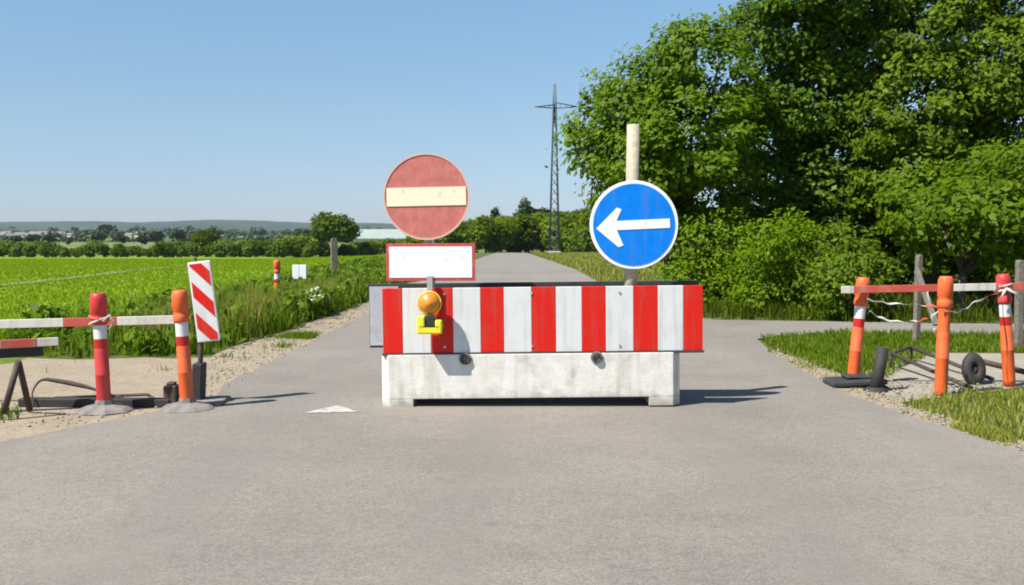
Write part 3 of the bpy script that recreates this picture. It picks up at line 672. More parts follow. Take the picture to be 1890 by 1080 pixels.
bw = 73 / F * SY; bh = 17 / F * SY
b = MB(); b.box((-bw, -.006, -bh), (bw, -.0005, bh)); b.build('bar', M['cream'], pl, .001)
b = MB()
for z_ in (o_.z - .16, o_.z + .16): b.box((-.12, -.058, z_ - .02), (.07, .036, z_ + .02))
b.build('clamp', M['steel'], se)
# plate under it
c2 = at(795, 484, SY - .01); hwp = 82 / F * SY; hhp = 34.5 / F * SY
o2 = loc(c2)
b = MB(); b.box((-hwp, 0, -hhp), (hwp, .012, hhp)); sp_ = b.build('supplementary_plate', M['plate_red'], se, .002, (o2.x, o2.y - .003, o2.z), (0, R(-.2), 0))
sp_['label'] = 'white rectangular plate with a red border under the no entry disc'
b = MB(); e_ = .026; b.box((-hwp + e_, -.004, -hhp + e_), (hwp - e_, -.0005, hhp - e_)); b.build('white_field', M['plate_white'], sp_)
b = MB(); b.box((-.07, -.064, o2.z - .02), (.07, .036, o2.z + .02)); b.build('clamp', M['steel'], se)
# ------------------------------------------------------------------ warning lamp on the front of the panel
lc = at(792, 560, BY - .14)
lr = empty('warning_lamp', (lc.x, BY - .12, lc.z), 'yellow warning lamp with a round amber lens hanging before the striped panel', 'lamp')
Mx = Matrix.Rotation(R(90), 4, 'X'); rl = .09
b = MB(); b.lathe([(.001, .070, 0), (.018, .070, 0), (.022, .066, 0), (.036, .066, 0), (.040, .060, 0), (.054, .060, 0), (.058, .052, 0), (.070, .050, 0), (.074, .040, 0), (.084, .034, 0), (.088, .0, 0), (.088, -.035, 0), (.06, -.055, 0), (.001, -.06, 0)], 28, Mx); b.build('lens', M['amber'], lr)
b = MB(); b.lathe([(.092, .012, 0), (.101, .012, 0), (.101, -.012, 0), (.092, -.012, 0), (.092, .012, 0)], 28, Mx); b.build('lens_ring', M['yellow'], lr)
b = MB(); cz = -.165
b.box((-.10, -.06, cz - .085), (.105, .05, cz - .03)); b.box((-.10, -.06, cz - .03), (-.035, .05, cz + .06)); b.box((.05, -.06, cz - .03), (.105, .05, cz + .03)); b.box((-.035, -.0, cz - .03), (.05, .05, cz + .068))
b.build('battery_case', M['yellow'], lr, .012)
b = MB(); b.box((-.032, -.045, cz - .028), (.047, -.002, cz + .066)); b.build('handle', M['black'], lr, .01)
b = MB(); b.box((-.022, .05, cz - .05), (.022, .062, .22)); b.box((-.022, .062, .20), (.022, .21, .22)); b.build('hook', M['steel'], lr)
# ------------------------------------------------------------------ blue arrow sign
c3 = at(1170, 415, SY); r3 = 81.5 / F * SY
be = empty('arrow_sign', (c3.x - .0, SY + .09, ZT + .012), 'round blue sign with a white arrow pointing left, on a weathered pole', 'sign')
zt_ = at(1170, 230, SY + .09).z - be.location.z
b = MB(); b.tube([(-.02, 0, 0), (-.01, 0, zt_ * .5), (0, 0, zt_)], [.056, .055, .053], 14); b.build('pole', M['wood_pole'], be)
o3 = c3 - be.location
b = MB(); disc(b, r3, 0, .014); dp = b.build('disc', M['sign_white'], be, .002, (o3.x, o3.y - .005, o3.z), (0, R(0), 0))
b = MB(); disc(b, r3 * .925, -.004, -.0006); b.build('blue_field', M['blue'], dp)
u = r3 / 81.5
arrow = [(-70, -4), (-30, 33), (-22, 29), (-32, 8.5), (66, 8.5), (66, -8.5), (-32, -8.5), (-21, -37), (-30, -40)]
b = MB(); b.prism([(x*u, z*u) for x, z in arrow], -.008, -.0045); ar = b.build('arrow', M['sign_white'], dp, 0, None, (0, R(-2.6), 0))
b = MB()
for z_ in (o3.z - .18, o3.z + .18): b.box((-.07, -.072, z_ - .022), (.07, .058, z_ + .022))
b.build('clamp', M['steel'], be)

# ------------------------------------------------------------------ bollards
def bollard(top, foot, Y, mats, label, base=True, h=None, group='tube bollards of the barriers', zig=0, bs=.23, side_bar=False):
    p0 = at(foot[0], foot[1], Y); p1 = at(top[0], top[1], Y); p0.z = max(p0.z, .018); L = (p1 - p0).length
    r = empty('bollard', (p0.x, Y, 0.0), label, 'bollard', group)
    ax = (p1 - p0).normalized(); q = Vector((0, 0, 1)).rotation_difference(ax)
    z0 = p0.z; Mt = Matrix.Translation((0, 0, z0)) @ q.to_matrix().to_4x4()
    body_m, head_m = mats
    b = MB()   # hollow-looking tube with tapered foot
    b.lathe([(.001, -.02, 0), (.054, -.02, 0), (.056, .04, 0), (.056, L*.30, 0), (.058, L*.305, 0), (.058, L*.315, 0), (.056, L*.32, 0), (.055, L*.52, 0), (.051, L*.535, 0)], 26, Mt); t = b.build('tube', body_m, r)
    b = MB(); b.lathe([(.052, L*.535, 0), (.052, L*.615, 0)], 26, Mt); b.build('red_reflective_band', M['film_red'], r)
    b = MB(); b.lathe([(.052, L*.615, 0), (.052, L*.73, 0)], 26, Mt); b.build('white_reflective_band', M['white'], r)
    b = MB()
    b.lathe([(.051, L*.73, 0), (.062, L*.74, 0), (.066, L*.75, 0), (.066, L*.79, 0), (.060, L*.80, 0), (.060, L*.825, 0), (.067, L*.835, 0), (.067, L*.94, 0), (.064, L*.97, 0), (.055, L*.99, 0), (.048, L, 0), (.04, L*1.0, 0), (.036, L*.96, 0), (.001, L*.96, 0)], 26, Mt)
    hd = b.build('head', head_m, r)
    if base:
        b = MB(); n = 8
        pr_ = [(bs*1.0, .0), (bs*1.0, .022), (bs*.82, .048), (bs*.42, .07), (.075, .075), (.066, .11)]
        b.lathe([(a, z, 0) for a, z in pr_], 8, Matrix.Rotation(R(22.5 + zig), 4, 'Z'), False); b.lathe([(.001, .11, 0), (.066, .11, 0)], 8, Matrix.Rotation(R(22.5 + zig), 4, 'Z'), False)
        b.build('rubber_base', M['rubber'], r)
    return r
YB = 8.35
bollard((181, 541), (193, 762), YB, (M['bol_red'], M['bol_red']), 'dark red tube bollard on a dusty rubber base, leftmost of the bollards')
bollard((331, 536), (346, 754), YB + .1, (M['bol_orange'], M['bol_orange']), 'orange tube bollard on a rubber base in front of the striped marker panel', zig=10)
bollard((1594, 512), (1573, 708), 9.85, (M['bol_orange'], M['bol_orange']), 'leaning orange tube bollard on a dark rubber slab, at the right plank\'s road end', base=False)
bollard((1746, 510), (1736, 728), 9.2, (M['bol_orange'], M['bol_orange']), 'plain orange tube bollard in the grass, middle one of the right-hand three', base=False)
bollard((1851, 506), (1863, 708), 9.75, (M['bol_orange'], M['bol_red']), 'orange tube bollard with a red head wrapped in tape, at the right edge', base=False)
# the middle right bollard has no bands in view: paint them orange
mid = [o for o in C.objects if o.get('label', '').startswith('plain orange')][0]
for ch_ in list(mid.children):
    if 'band' in ch_.name: me_ = ch_.data; me_.materials[0] = M['bol_orange']; ch_.name = 'collar'
# dark rubber foot plate with socket under the leaning one
fp_ = at(1573, 728, 9.85); fr_ = empty('rubber_ballast', (fp_.x, 9.75, .004), 'flat dark rubber foot holding the leaning orange bollard, corner lifted off the ground', 'ballast')
b = MB(); b.box((-.27, -.17, .03), (.25, .17, .085), 0, Matrix.Rotation(R(-3), 4, 'Y')); b.box((-.12, -.1, .085), (.12, .1, .12)); b.build('slab', M['dark_plastic'], fr_, .02)
for sx in (-.2, .2): b = MB(); b.box((sx - .05, -.15, 0), (sx + .05, .15, .03)); b.build('foot_pad', M['black'], fr_, .006)
# black post standing beside it
p0, p1 = at(1615, 740, 9.45), at(1632, 642, 9.45)
pr2 = empty('marker_post', (p0.x, 9.45, 0), 'short black rubber post leaning beside the dark rubber foot', 'post')
ax = Vector((p1.x - p0.x, .03, p1.z)); 
b = MB(); b.tube([(0, 0, 0), tuple(ax * .5), tuple(ax)], [.06, .055, .055], 12); b.build('post', M['black'], pr2)
b = MB(); b.lathe([(.001, .0, 0), (.11, .0, 0), (.11, .025, 0), (.062, .05, 0)], 14); b.build('collar', M['black'], pr2)

# ------------------------------------------------------------------ striped marker panel (left)
pY = 8.75
root = at(362, 742, pY); mp_ = empty('delineator_sign', (root.x, pY, 0), 'tilted red and white diagonally striped marker sign beside the left orange bollard', 'marker sign')
ctr = at(376, 557, pY); oc = ctr - mp_.location
Wp, Hp = 43 / F * pY, 150 / F * pY
b = MB(); b.box((-Wp/2, 0, -Hp/2), (Wp/2, .02, Hp/2)); pn = b.build('panel', M['white'], mp_, .012, oc, (0, R(-6.5), 0))
# diagonal stripes (sinking to the right), clipped to the panel
def clip(poly, f):
    out = []
    for i, p in enumerate(poly):
        q = poly[(i+1) % len(poly)]; a, c = f(p), f(q)
        if a >= 0: out.append(p)
        if (a >= 0) != (c >= 0): t = a / (a - c); out.append((p[0] + (q[0]-p[0])*t, p[1] + (q[1]-p[1])*t))
    return out
m_ = .018; hw_, hh_ = Wp/2 - m_, Hp/2 - m_
for k, zc in enumerate((.285, .02, -.245)):
    sl_ = -1.15; wv_ = .066
    poly = [(-hw_, -hh_), (hw_, -hh_), (hw_, hh_), (-hw_, hh_)]
    poly = clip(poly, lambda p: p[1] - (zc + sl_*p[0] - wv_)); poly = clip(poly, lambda p: (zc + sl_*p[0] + wv_) - p[1])
    if len(poly) > 2: b = MB(); b.prism(poly, -.003, -.0005); b.build('red_stripe', M['plate_red'] if k < 0 else M['red'], pn)
b = MB(); b.tube([(0, .03, 0.05), (.03, .035, .35), tuple(oc + Vector((0, .035, Hp/2 - .06)))], .022, 10); b.tube([(-.005, .035, oc.z + Hp/2 - .1), (.0, .035, oc.z + Hp/2 + .03)], .016, 8) ; b.build('post', M['rust'], mp_)
b = MB(); b.box((-.03, -.06, .02), (.055, .09, .36), 0, Matrix.Rotation(R(3), 4, 'Y')); b.build('socket', M['black'], mp_, .01)
b = MB(); b.box((-.25, -.2, 0), (.25, .2, .05)); b.build('rubber_base', M['rubber'], mp_, .015)
q = at(314, 756, 8.55); bb = MB(); bb.box((-.055, -.06, 0), (.055, .06, .19)); bb.box((-.035, -.04, .19), (.035, .04, .215))
o = bb.build('rubber_block', M['rust'], None, .012, (q.x, 8.6, .004)); tag(o, 'small dark brown rubber block on the ground left of the orange bollard', 'block')

# ------------------------------------------------------------------ planks
def plank(name, a, c, Ya, Yb, th, segs, label, group=None):
    A, B = at(*a, Ya), at(*c, Yb); r = empty(name, A, label, 'barrier plank', group)
    D = B - A; L = D.length; q = Vector((1, 0, 0)).rotation_difference(D.normalized()); Mt = q.to_matrix().to_4x4()
    b = MB(); x = 0
    for fr, mi in segs: b.box((x + .0008, -.014, -th/2), (L*fr, .014, th/2), mi, Mt); x = L*fr
    b.build('board', [M['plank_red'], M['plank_white']], r, .003)
    return r, Mt, L
plank('barrier_plank', (-140, 602), (322, 590), 8.6, 8.7, .072, [(.30, 0), (.555, 1), (.77, 0), (1, 1)], 'long red and white plank behind the dark red bollard on the left')
plank('barrier_plank', (1553, 535), (1960, 527), 9.75, 9.7, .068, [(.055, 1), (.465, 0), (.70, 1), (1, 0)], 'red and white plank across the three right-hand orange bollards')
r_, Mt, L = plank('trestle_barrier', (-180, 645), (108, 630), 8.0, 8.35, .065, [(.2, 1), (.52, 0), (.62, 1), (.86, 0), (1, 1)], 'low trestle with a red and white plank on dark legs at the left edge')
b = MB(); b.box((-.1, .0155, -.115), (1.0, .075, -.04), 0, Mt); b.build('crossbeam', M['black'], r_, .006)
for x_ in (.86,):
    b = MB(); b.tube([(x_ + .02, .045, -.1), (x_ - .06, -.05, -.50)], .026, 8); b.build('leg', M['rust'], r_)
    b = MB(); b.tube([(x_ + .02, .045, -.1), (x_ - .02, .30, -.53)], .026, 8); b.build('leg', M['rust'], r_)
for x_ in (.1,):
    b = MB(); b.tube([(x_ + .02, .045, -.1), (x_ - .06, -.05, -.50)], .026, 8); b.build('leg', M['rust'], r_)
    b = MB(); b.tube([(x_ + .02, .045, -.1), (x_ - .02, .30, -.53)], .026, 8); b.build('leg', M['rust'], r_)

# ------------------------------------------------------------------ low concrete blocks either side
# bent cable loop lying against the left block
def smooth_pts(P, k=6):
    P = [Vector(p) for p in P]; out = []
    for i in range(len(P) - 1):
        p0, p1, p2, p3 = P[max(i-1, 0)], P[i], P[i+1], P[min(i+2, len(P)-1)]
        for j in range(k):
            t = j / k; out.append(.5 * ((2*p1) + (-p0+p2)*t + (2*p0-5*p1+4*p2-p3)*t*t + (-p0+3*p1-3*p2+p3)*t**3))
    out.append(P[-1]); return out
P = [at(62, 752, 8.5), at(60, 724, 8.55), at(76, 702, 8.6), at(105, 703, 8.62), at(150, 712, 8.62), at(185, 722, 8.62), at(232, 736, 8.6), at(262, 748, 8.55), at(280, 757, 8.5)]
b = MB(); pts = smooth_pts(P); n_ = len(pts); b.tube(pts, [.007 + .014 * math.exp(-((i / n_ - .42) / .16) ** 2) for i in range(n_)], 8)
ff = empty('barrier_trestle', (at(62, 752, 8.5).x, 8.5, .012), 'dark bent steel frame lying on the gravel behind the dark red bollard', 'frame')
b.v = [tuple(Vector(v) - ff.location) for v in b.v]; b.build('bent_bar', M['rust'], ff)
b = MB(); b.box((-.16, .05, .0), (1.12, .16, .07), 0, Matrix.Rotation(R(-1.5), 4, 'Z')); b.build('shadow_strip_beam', M['black'], ff, .008)  # black beam added to stand in for a shadow strip on the gravel
b = MB(); b.tube([(.0, .1, .04), (.03, .35, .03), (.75, .55, .03), (1.0, .12, .04)], .014, 7); b.build('rear_bar', M['rust'], ff)
# steel frame leaning before the right block, and round rubber weight
fr3 = empty('steel_frame', (at(1650, 735, 10.1).x, 10.1, .01), 'dark steel frame of two slanting bars lying on the gravel behind the middle orange bollard', 'frame')
def lc3(px, py, Y): return at(px, py, Y) - fr3.location
for a, c in (((1645, 652), (1792, 716)), ((1682, 641), (1832, 700))):
    b = MB(); b.tube([gr(*a, .17) - fr3.location, gr(*c, .05) - fr3.location], .022, 8); b.build('bar', M['rust'], fr3)
b = MB(); b.tube([gr(1645, 652, .17) - fr3.location, gr(1682, 641, .17) - fr3.location], .018, 8); b.build('crosspiece', M['rust'], fr3)
for q_ in ((1645, 652), (1682, 641)):
    p_ = gr(*q_, .17) - fr3.location; b = MB(); b.tube([p_, (p_.x, p_.y, 0)], .018, 8); b.build('leg', M['rust'], fr3)
b = MB(); b.tube([lc3(1815, 668, 10.0), lc3(1905, 690, 10.0)], .028, 8); b.build('axle_bar', M['rust'], fr3)
wc = at(1797, 682, 9.9); wr = empty('rubber_weight', (wc.x, 9.9, wc.z), 'round black rubber weight standing on edge between the right-hand bollards', 'weight')
My = Matrix.Rotation(R(78), 4, 'X') @ Matrix.Identity(4)
b = MB(); b.lathe([(.05, .05, 0), (.10, .055, 0), (.155, .04, 0), (.168, .0, 0), (.155, -.04, 0), (.10, -.055, 0), (.05, -.05, 0), (.05, .05, 0)], 28, Matrix.Diagonal((.66, 1, 1, 1)) @ My); b.build('tyre', M['black'], wr)
b = MB(); b.lathe([(.001, .03, 0), (.05, .03, 0), (.05, -.03, 0), (.001, -.03, 0)], 20, Matrix.Diagonal((.66, 1, 1, 1)) @ My); b.build('hub', M['rust'], wr)

# ------------------------------------------------------------------ barrier tape on the right
def tape(name, P, wd, label, seed, tw=1.5):
    rnd = random.Random(seed); pts = smooth_pts(P, 9); b = MB(); vs = []; ph = rnd.uniform(0, 6)
    for i, p in enumerate(pts):
        a = ph + tw * math.sin(i * .23 + ph) + i * .03; o_ = Vector((.15 * math.sin(i*.9), math.cos(a), math.sin(a))).normalized() * wd/2 * (.55 + .45*abs(math.sin(i*.31+ph)))
        p = p + Vector((0, .01*math.sin(i*.8), .007*math.sin(i*1.1+ph))); vs += [p + o_, p - o_]
    for i in range(len(pts)-1): b.add([vs[2*i], vs[2*i+1], vs[2*i+3], vs[2*i+2]], [(0, 1, 2, 3)], 1 if (i // 7) % 4 == 3 else 0, True)
    o = b.build(name, [M['tape_w'], M['tape_r']]); m = o.modifiers.new('thick', 'SOLIDIFY'); m.thickness = .0008
    return tag(o, label, 'tape', 'loose barrier tape')
tape('barrier_tape', [at(1600, 553, 9.74), at(1640, 560, 9.7), at(1690, 562, 9.6), at(1735, 568, 9.26)], .022, 'loose pale tape strung just under the right plank, between the first two right bollards', 1)
tape('barrier_tape', [at(1604, 574, 9.76), at(1635, 590, 9.7), at(1680, 594, 9.6), at(1712, 588, 9.4), at(1735, 572, 9.27)], .024, 'lower sagging pale tape between the first two right bollards', 2)
tape('barrier_tape', [at(1738, 573, 9.12), at(1768, 576, 9.2), at(1800, 558, 9.4), at(1842, 540, 9.66)], .02, 'pale tape rising from the middle right bollard to the rightmost one', 3)
tape('barrier_tape', [at(1712, 540, 9.5), at(1716, 570, 9.45), at(1722, 600, 9.42), at(1728, 622, 9.4)], .032, 'crumpled pale tape end hanging down left of the middle right bollard', 4)
b = MB()
c_ = at(1851, 536, 9.75)
for k, (dz, ti) in enumerate(((0.01, .02), (.03, -.03), (.05, .015))):
    pts = [c_ + Vector((.072*math.cos(a), .072*math.sin(a), dz + ti*math.cos(a))) for a in [2*math.pi*j/20 for j in range(21)]]
    b.tube(pts, .011, 6, k % 2, False)
for dx in (-.05, .06): b.tube([c_ + Vector((-.01, -.09, .02)), c_ + Vector((dx, -.12, -.02)), c_ + Vector((dx*1.4, -.11, -.07))], [.014, .012, .005], 6, 0)
tag(b.build('tape_knot', [M['tape_w'], M['tape_r']]), 'red and white tape knotted round the head of the rightmost bollard', 'tape')

# tape and knots on the left red bollard
c_ = at(183, 592, YB); b = MB()
for k, (dz, ti) in enumerate(((0.0, .03), (.02, -.02))):
    pts = [c_ + Vector((.073*math.cos(a), .073*math.sin(a), dz + ti*math.cos(a))) for a in [2*math.pi*j/20 for j in range(21)]]; b.tube(pts, .010, 6, k % 2, False)
b.tube([c_ + Vector((.06, -.07, .0)), c_ + Vector((.11, -.07, .05)), c_ + Vector((.14, -.05, .0)), c_ + Vector((.10, -.06, -.07))], [.012, .012, .01, .006], 6, 0)
tag(b.build('tape_knot', [M['tape_w'], M['tape_r']]), 'red and white tape knotted round the head of the dark red bollard', 'tape')

# ------------------------------------------------------------------ things in the verge and the background posts
def post(px, ytop, Y, wd, label, lean=0, ybot=None):
    p = gr(px, ybot) if ybot else Vector((X(px, Y), Y, 0)); p = Vector((X(px, Y), Y, H(X(px, Y), Y))); t = at(px, ytop, Y)
    h = t.z - p.z; b = MB(); b.box((-wd/2, -wd/2, -.1), (wd/2, wd/2, h * .97)); b.prism([(-wd/2, h*.97), (wd/2, h*.97), (wd*.3, h), (-wd*.35, h)], -wd/2, wd/2)
    o = b.build('fence_post', M['old_wood'], None, .01, p, (0, R(lean), random.uniform(-.3, .3))); return tag(o, label, 'post')
post(1694, 470, 13.5, .075, 'grey wooden post behind the right plank, left of the middle orange bollard', 1)
post(1884, 480, 12.8, .085, 'grey wooden post at the right edge behind the rightmost bollard', -.5)
s0, s1 = at(1692, 500, 13.4), at(1728, 600, 13.0)
b = MB(); b.box((-.035, -.025, 0), (.035, .025, (s1 - s0).length)); q = Vector((0, 0, 1)).rotation_difference((s0 - s1).normalized())
o = b.build('wooden_strut', M['old_wood'], None, .005, s1); o.rotation_mode = 'QUATERNION'; o.rotation_quaternion = q; tag(o, 'weathered grey strut leaning against the wooden post behind the right plank', 'strut')
post(617, 440, 28, .17, 'pale grey post standing in the tall verge left of the road')
bollard((511, 480), (512, 572), 19.5, (M['bol_orange'], M['bol_orange']), 'distant orange tube bollard standing in the tall weeds left of the road', base=True)
# small white box on a stake
bY = 23; bx0 = X(553, bY); wb = empty('white_marker_box', (bx0, bY, 0), 'small white box on a stake in the verge weeds, left of the pale grey post', 'marker box')
zc = at(553, 502, bY).z; s_ = .155
b = MB(); b.box((-s_, -.06, zc - s_*1.02), (-.006, .06, zc + s_*1.02)); b.box((.006, -.06, zc - s_*1.02), (s_, .06, zc + s_*1.02)); b.box((-.006, -.05, zc - s_), (.006, .05, zc + s_)); b.build('box', M['sign_white'], wb, .006)
b = MB(); b.box((-.03, -.02, 0), (.03, .02, zc - s_*1.03)); b.build('stake', M['old_wood'], wb)
# weathered pale board lying in the weeds
pbd = at(572, 545, 18.2); b = MB(); b.box((-.24, -.30, 0), (.24, .30, .03)); 
tag(b.build('fallen_board', M['plank_white'], None, .004, (pbd.x, 18.2, pbd.z - .02), (R(16), R(-16), R(12))), 'pale weathered board lying tilted on top of the roadside weeds', 'board')

# ------------------------------------------------------------------ grass and weeds
def blades(name, pts, hts, wid, m, label, seed, lean=.35):
    rs_ = np.random.RandomState(seed); n_ = len(pts); P = np.asarray(pts); h = np.asarray(hts)[:, None]; w_ = np.asarray(wid)[:, None]
    a = rs_.rand(n_) * 6.283; d_ = np.stack([np.cos(a), np.sin(a), np.zeros(n_)], 1); a2 = rs_.rand(n_) * 6.283; le = np.stack([np.cos(a2), np.sin(a2), np.zeros(n_)], 1) * (rs_.rand(n_, 1) ** 1.3) * lean * h * 1.6
    up = np.array([0, 0, 1.0]); vs = np.empty((n_, 5, 3))
    vs[:, 0] = P - d_*w_*.5; vs[:, 1] = P + d_*w_*.5; mid_ = P + up*h*.58 + le*.38; vs[:, 2] = mid_ + d_*w_*.38; vs[:, 3] = mid_ - d_*w_*.38; vs[:, 4] = P + up*h*(.98 - .2*lean) + le
    me = bpy.data.meshes.new(name); me.vertices.add(n_*5); me.vertices.foreach_set('co', vs.ravel())
    base = np.arange(n_)[:, None] * 5; li = np.concatenate([base + np.array([[0, 1, 2, 3]]), base + np.array([[3, 2, 4]])], 1).ravel().astype(np.int32)
    me.loops.add(n_*7); me.loops.foreach_set('vertex_index', li); me.polygons.add(n_*2)
    ls = np.stack([np.arange(n_)*7, np.arange(n_)*7 + 4], 1).ravel().astype(np.int32); me.polygons.foreach_set('loop_start', ls)
    try: me.polygons.foreach_set('loop_total', np.tile([4, 3], n_).astype(np.int32))
    except Exception: pass
    me.update(calc_edges=True); o = link_mesh(name, me, [m]); return tag(o, label, 'grass', kind='stuff')
def inpoly(x, y, poly):
    c = False; j = len(poly) - 1
    for i in range(len(poly)):
        xi, yi = poly[i]; xj, yj = poly[j]
        if (yi > y) != (yj > y) and x < (xj - xi)*(y - yi)/(yj - yi) + xi: c = not c
        j = i
    return c
def scatter(poly, n_, seed, clump=0):
    rnd = random.Random(seed); xs_ = [p[0] for p in poly]; ys_ = [p[1] for p in poly]; out = []; cs = []
    for _ in range(n_ * 12):
        if len(out) >= n_: break
        if clump and cs and rnd.random() < clump:
            c = rnd.choice(cs[-400:]); x, y = c[0] + rnd.gauss(0, .07), c[1] + rnd.gauss(0, .07)
        else:
            x, y = rnd.uniform(min(xs_), max(xs_)), rnd.uniform(min(ys_), max(ys_))
        if inpoly(x, y, poly):
            out.append((x, y, H(x, y) + .001)); 
            if clump and rnd.random() < .3: cs.append((x, y))
    return out
RS = np.random.RandomState(77)
# left verge: tall weeds between shoulder and field
V1 = [g2(40, 662), g2(200, 661), g2(385, 656), g2(450, 634), g2(545, 606), g2(670, 560), (-3.0, 24), (-2.95, 45), (-6.2, 45), (-5.9, 24), (-6.0, 17), (-6.6, 13)]
p = scatter(V1, 26000, 1, .55); h = .16 + .42 * RS.rand(len(p)) ** 1.5
p_ = np.array(p); h *= np.where(p_[:, 1] < 13.5, .62, 1.0)
blades('tall_grass', p, h, .012 + .016*RS.rand(len(p)), LM['verge'], 'tall rough grass on the verge left of the road', 2, .4)
p = scatter(V1, 15000, 3, .82); P = np.array(p); zz = RS.rand(len(p)) ** .8 * np.where(P[:, 1] < 13.5, .26, .5); P[:, 2] += zz
N = unit(RS.normal(size=(len(P), 3)) * .7 + np.array([-.2, -.4, .8])); T = unit(np.cross(N, RS.normal(size=(len(P), 3)))); B = np.cross(N, T); s = .055 + .05*RS.rand(len(P), 1)
tag(quads_obj('weeds', P, T*s, B*s*.5, [LM['weed']]), 'broad leaved weeds mixed into the left verge', 'weeds', kind='stuff')
# weed edge with hemlock-like tops
p = scatter([g2(120, 655), g2(400, 650), g2(560, 595), g2(690, 548), (-3.6, 24), (-5, 17), (-5.2, 13)], 1500, 8, .5); 
blades('flowering_stalks', p, .5 + .3*RS.rand(len(p)), np.full(len(p), .012), LM['dry'], 'pale seeding stalks standing above the left verge', 9, .25)
# field
def fieldpts(n_, seed):
    rs_ = np.random.RandomState(seed); out = []
    while len(out) < n_:
        Y = 12 * (150/12) ** (rs_.rand() ** .9); x = X(rs_.uniform(-150, 760), Y)
        if x > -5.8 or (Y < 13 and x > -6.6): continue
        out.append((x, Y, H(x, Y)))
    return out
p = fieldpts(90000, 5); P = np.array(p)
blades('field_grass', p, (.035 + .05*RS.rand(len(p))) * (1 + P[:, 1]/160), .008 + P[:, 1]*.0007, LM['grass'], 'short bright green crop grass covering the field', 6, .5)
# right verge, dry lawn in the corner and the lawn behind
V2 = [g2(1662, 752), g2(1740, 776), g2(1870, 818), (3.9, 7.0), (6.5, 6.5), (7, 9.2), g2(1890, 720), g2(1800, 724), g2(1720, 732)]
p = scatter(V2, 9000, 11, .5); blades('verge_grass', p, .02 + .07*RS.rand(len(p)), .007 + .006*RS.rand(len(p)), LM['dry'], 'dry yellowish grass in the corner under the right-hand bollards', 12, .6)
p = scatter(V2, 1800, 13, .8); blades('verge_grass', p, .05 + .12*RS.rand(len(p)), .008 + .008*RS.rand(len(p)), LM['verge'], 'green tufts in the corner under the right-hand bollards', 14, .5)
V3 = [g2(1430, 650), g2(1500, 678), g2(1560, 700), g2(1640, 700), (4.3, 11.2), (5.3, 12.6), (9, 12.4), (9.5, 14.35), (4.8, 15.0), g2(1402, 626)]
p = scatter(V3, 16000, 15, .4); blades('lawn_grass', p, .04 + .09*RS.rand(len(p)), .009 + .008*RS.rand(len(p)), LM['verge'], 'green grass patch between the road and the driveway on the right', 16, .5)
V4 = [(3.5, 17.4), (7, 16.7), (14, 16.1), (14, 20), (3.0, 22), (2.7, 19)]
p = scatter(V4, 16000, 17, .4); blades('bank_grass', p, .10 + .28*RS.rand(len(p)), .012 + .01*RS.rand(len(p)), LM['bank'], 'longer grass at the foot of the bushes behind the driveway', 18, .4)
V5 = [(2.65, 20), (2.65, 130), (16, 130), (5, 22)]
p = scatter(V5, 24000, 19, .2); P = np.array(p); blades('roadside_grass', p, (.08 + .12*RS.rand(len(p)))*(1 + P[:, 1]/120), .012 + P[:, 1]*.0009, LM['dry'], 'yellow green grass verge along the right side of the far road', 20, .5)
V6 = [(-7, 6.7), (-4.6, 7.1), g2(30, 784), g2(40, 765), g2(0, 758), (-7, 8.5)]
p = scatter(V6, 3000, 21, .4); blades('corner_grass', p, .04 + .09*RS.rand(len(p)), .008 + .006*RS.rand(len(p)), LM['verge'], 'grass tuft on the gravel at the left edge', 22, .5)
V7 = [g2(385, 700), g2(440, 690), g2(565, 634), g2(690, 570), (-3.0, 24), (-3.3, 24), g2(545, 604), g2(440, 634), g2(300, 662), g2(120, 664), g2(60, 700), g2(200, 700)]
p = scatter(V7, 2600, 41, .92); blades('shoulder_grass', p, .02 + .09*RS.rand(len(p)), .006 + .006*RS.rand(len(p)), LM['verge'], 'sparse tufts invading the gravel shoulder on the left', 42, .6)
V8 = [g2(1418, 652), g2(1500, 695), g2(1560, 728), g2(1650, 762), g2(1770, 800), g2(1890, 838), g2(1890, 820), g2(1740, 770), g2(1655, 742), g2(1600, 712), g2(1500, 670), g2(1430, 640)]
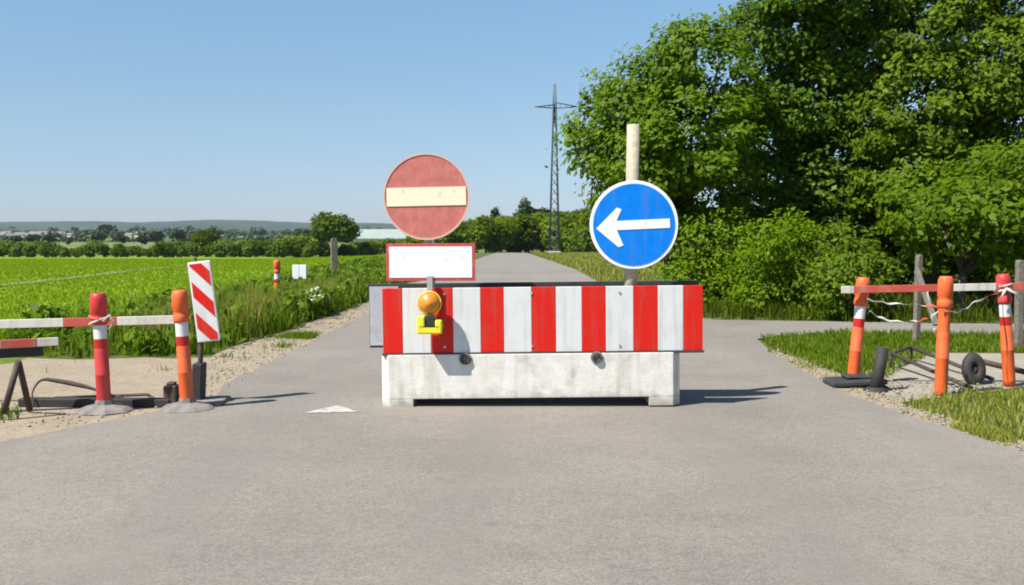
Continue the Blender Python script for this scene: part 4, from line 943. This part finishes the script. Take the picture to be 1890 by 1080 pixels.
p = scatter(V8, 2200, 43, .92); blades('shoulder_grass', p, .02 + .07*RS.rand(len(p)), .006 + .006*RS.rand(len(p)), LM['dry'], 'sparse dry tufts along the gravel edge on the right', 44, .6)
# loose stones on the shoulders
b = MB(); rnd = random.Random(5)
SP = scatter([g2(0, 815), g2(140, 790), g2(385, 745), g2(440, 708), g2(565, 642), g2(690, 578), g2(670, 562), g2(545, 610), g2(440, 640), g2(380, 665), g2(330, 748), g2(60, 765)], 900, 31) + \
     scatter([g2(1420, 655), g2(1560, 728), g2(1650, 762), g2(1890, 840), g2(1870, 815), g2(1655, 745), g2(1600, 715), g2(1440, 645)], 500, 32) + \
     scatter([g2(1600, 715), g2(1655, 745), g2(1720, 738), (4.8, 9.9), (3.9, 10.2)], 200, 33)
for x, y, z in SP:
    r = rnd.uniform(.005, .016) * (1.6 if rnd.random() < .08 else 1); vs = [(x + r*rnd.uniform(.7, 1.2)*dx, y + r*rnd.uniform(.7, 1.2)*dy, .012 + max(0, r*rnd.uniform(.5, .9)*(1 + dz))) for dx, dy, dz in ((1,0,0), (0,1,0), (-1,0,0), (0,-1,0), (0,0,1), (0,0,-1))]
    b.add(vs, [(0,1,4), (1,2,4), (2,3,4), (3,0,4), (1,0,5), (2,1,5), (3,2,5), (0,3,5)])
me = bpy.data.meshes.new('loose_stones'); me.from_pydata(b.v, [], b.f); tag(link_mesh('loose_stones', me, [M['drygravel']]), 'loose stones scattered on the gravel shoulders', 'stones', kind='stuff')

# ------------------------------------------------------------------ haze
hz = MB(); hz.box((-7300, -450, -6.5), (7300, 9300, 45)); ho = hz.build('haze', [])
hm = bpy.data.materials.new('haze_air'); hm.use_nodes = True; hn = hm.node_tree.nodes; hn.clear()
pv = hn.new('ShaderNodeVolumePrincipled'); pv.inputs['Color'].default_value = (.70, .84, .98, 1); pv.inputs['Density'].default_value = .00007; pv.inputs['Anisotropy'].default_value = .2
oo = hn.new('ShaderNodeOutputMaterial'); hm.node_tree.links.new(pv.outputs[0], oo.inputs['Volume']); ho.data.materials.append(hm)
tag(ho, 'thin bluish summer haze over the far country', 'haze', kind='stuff')
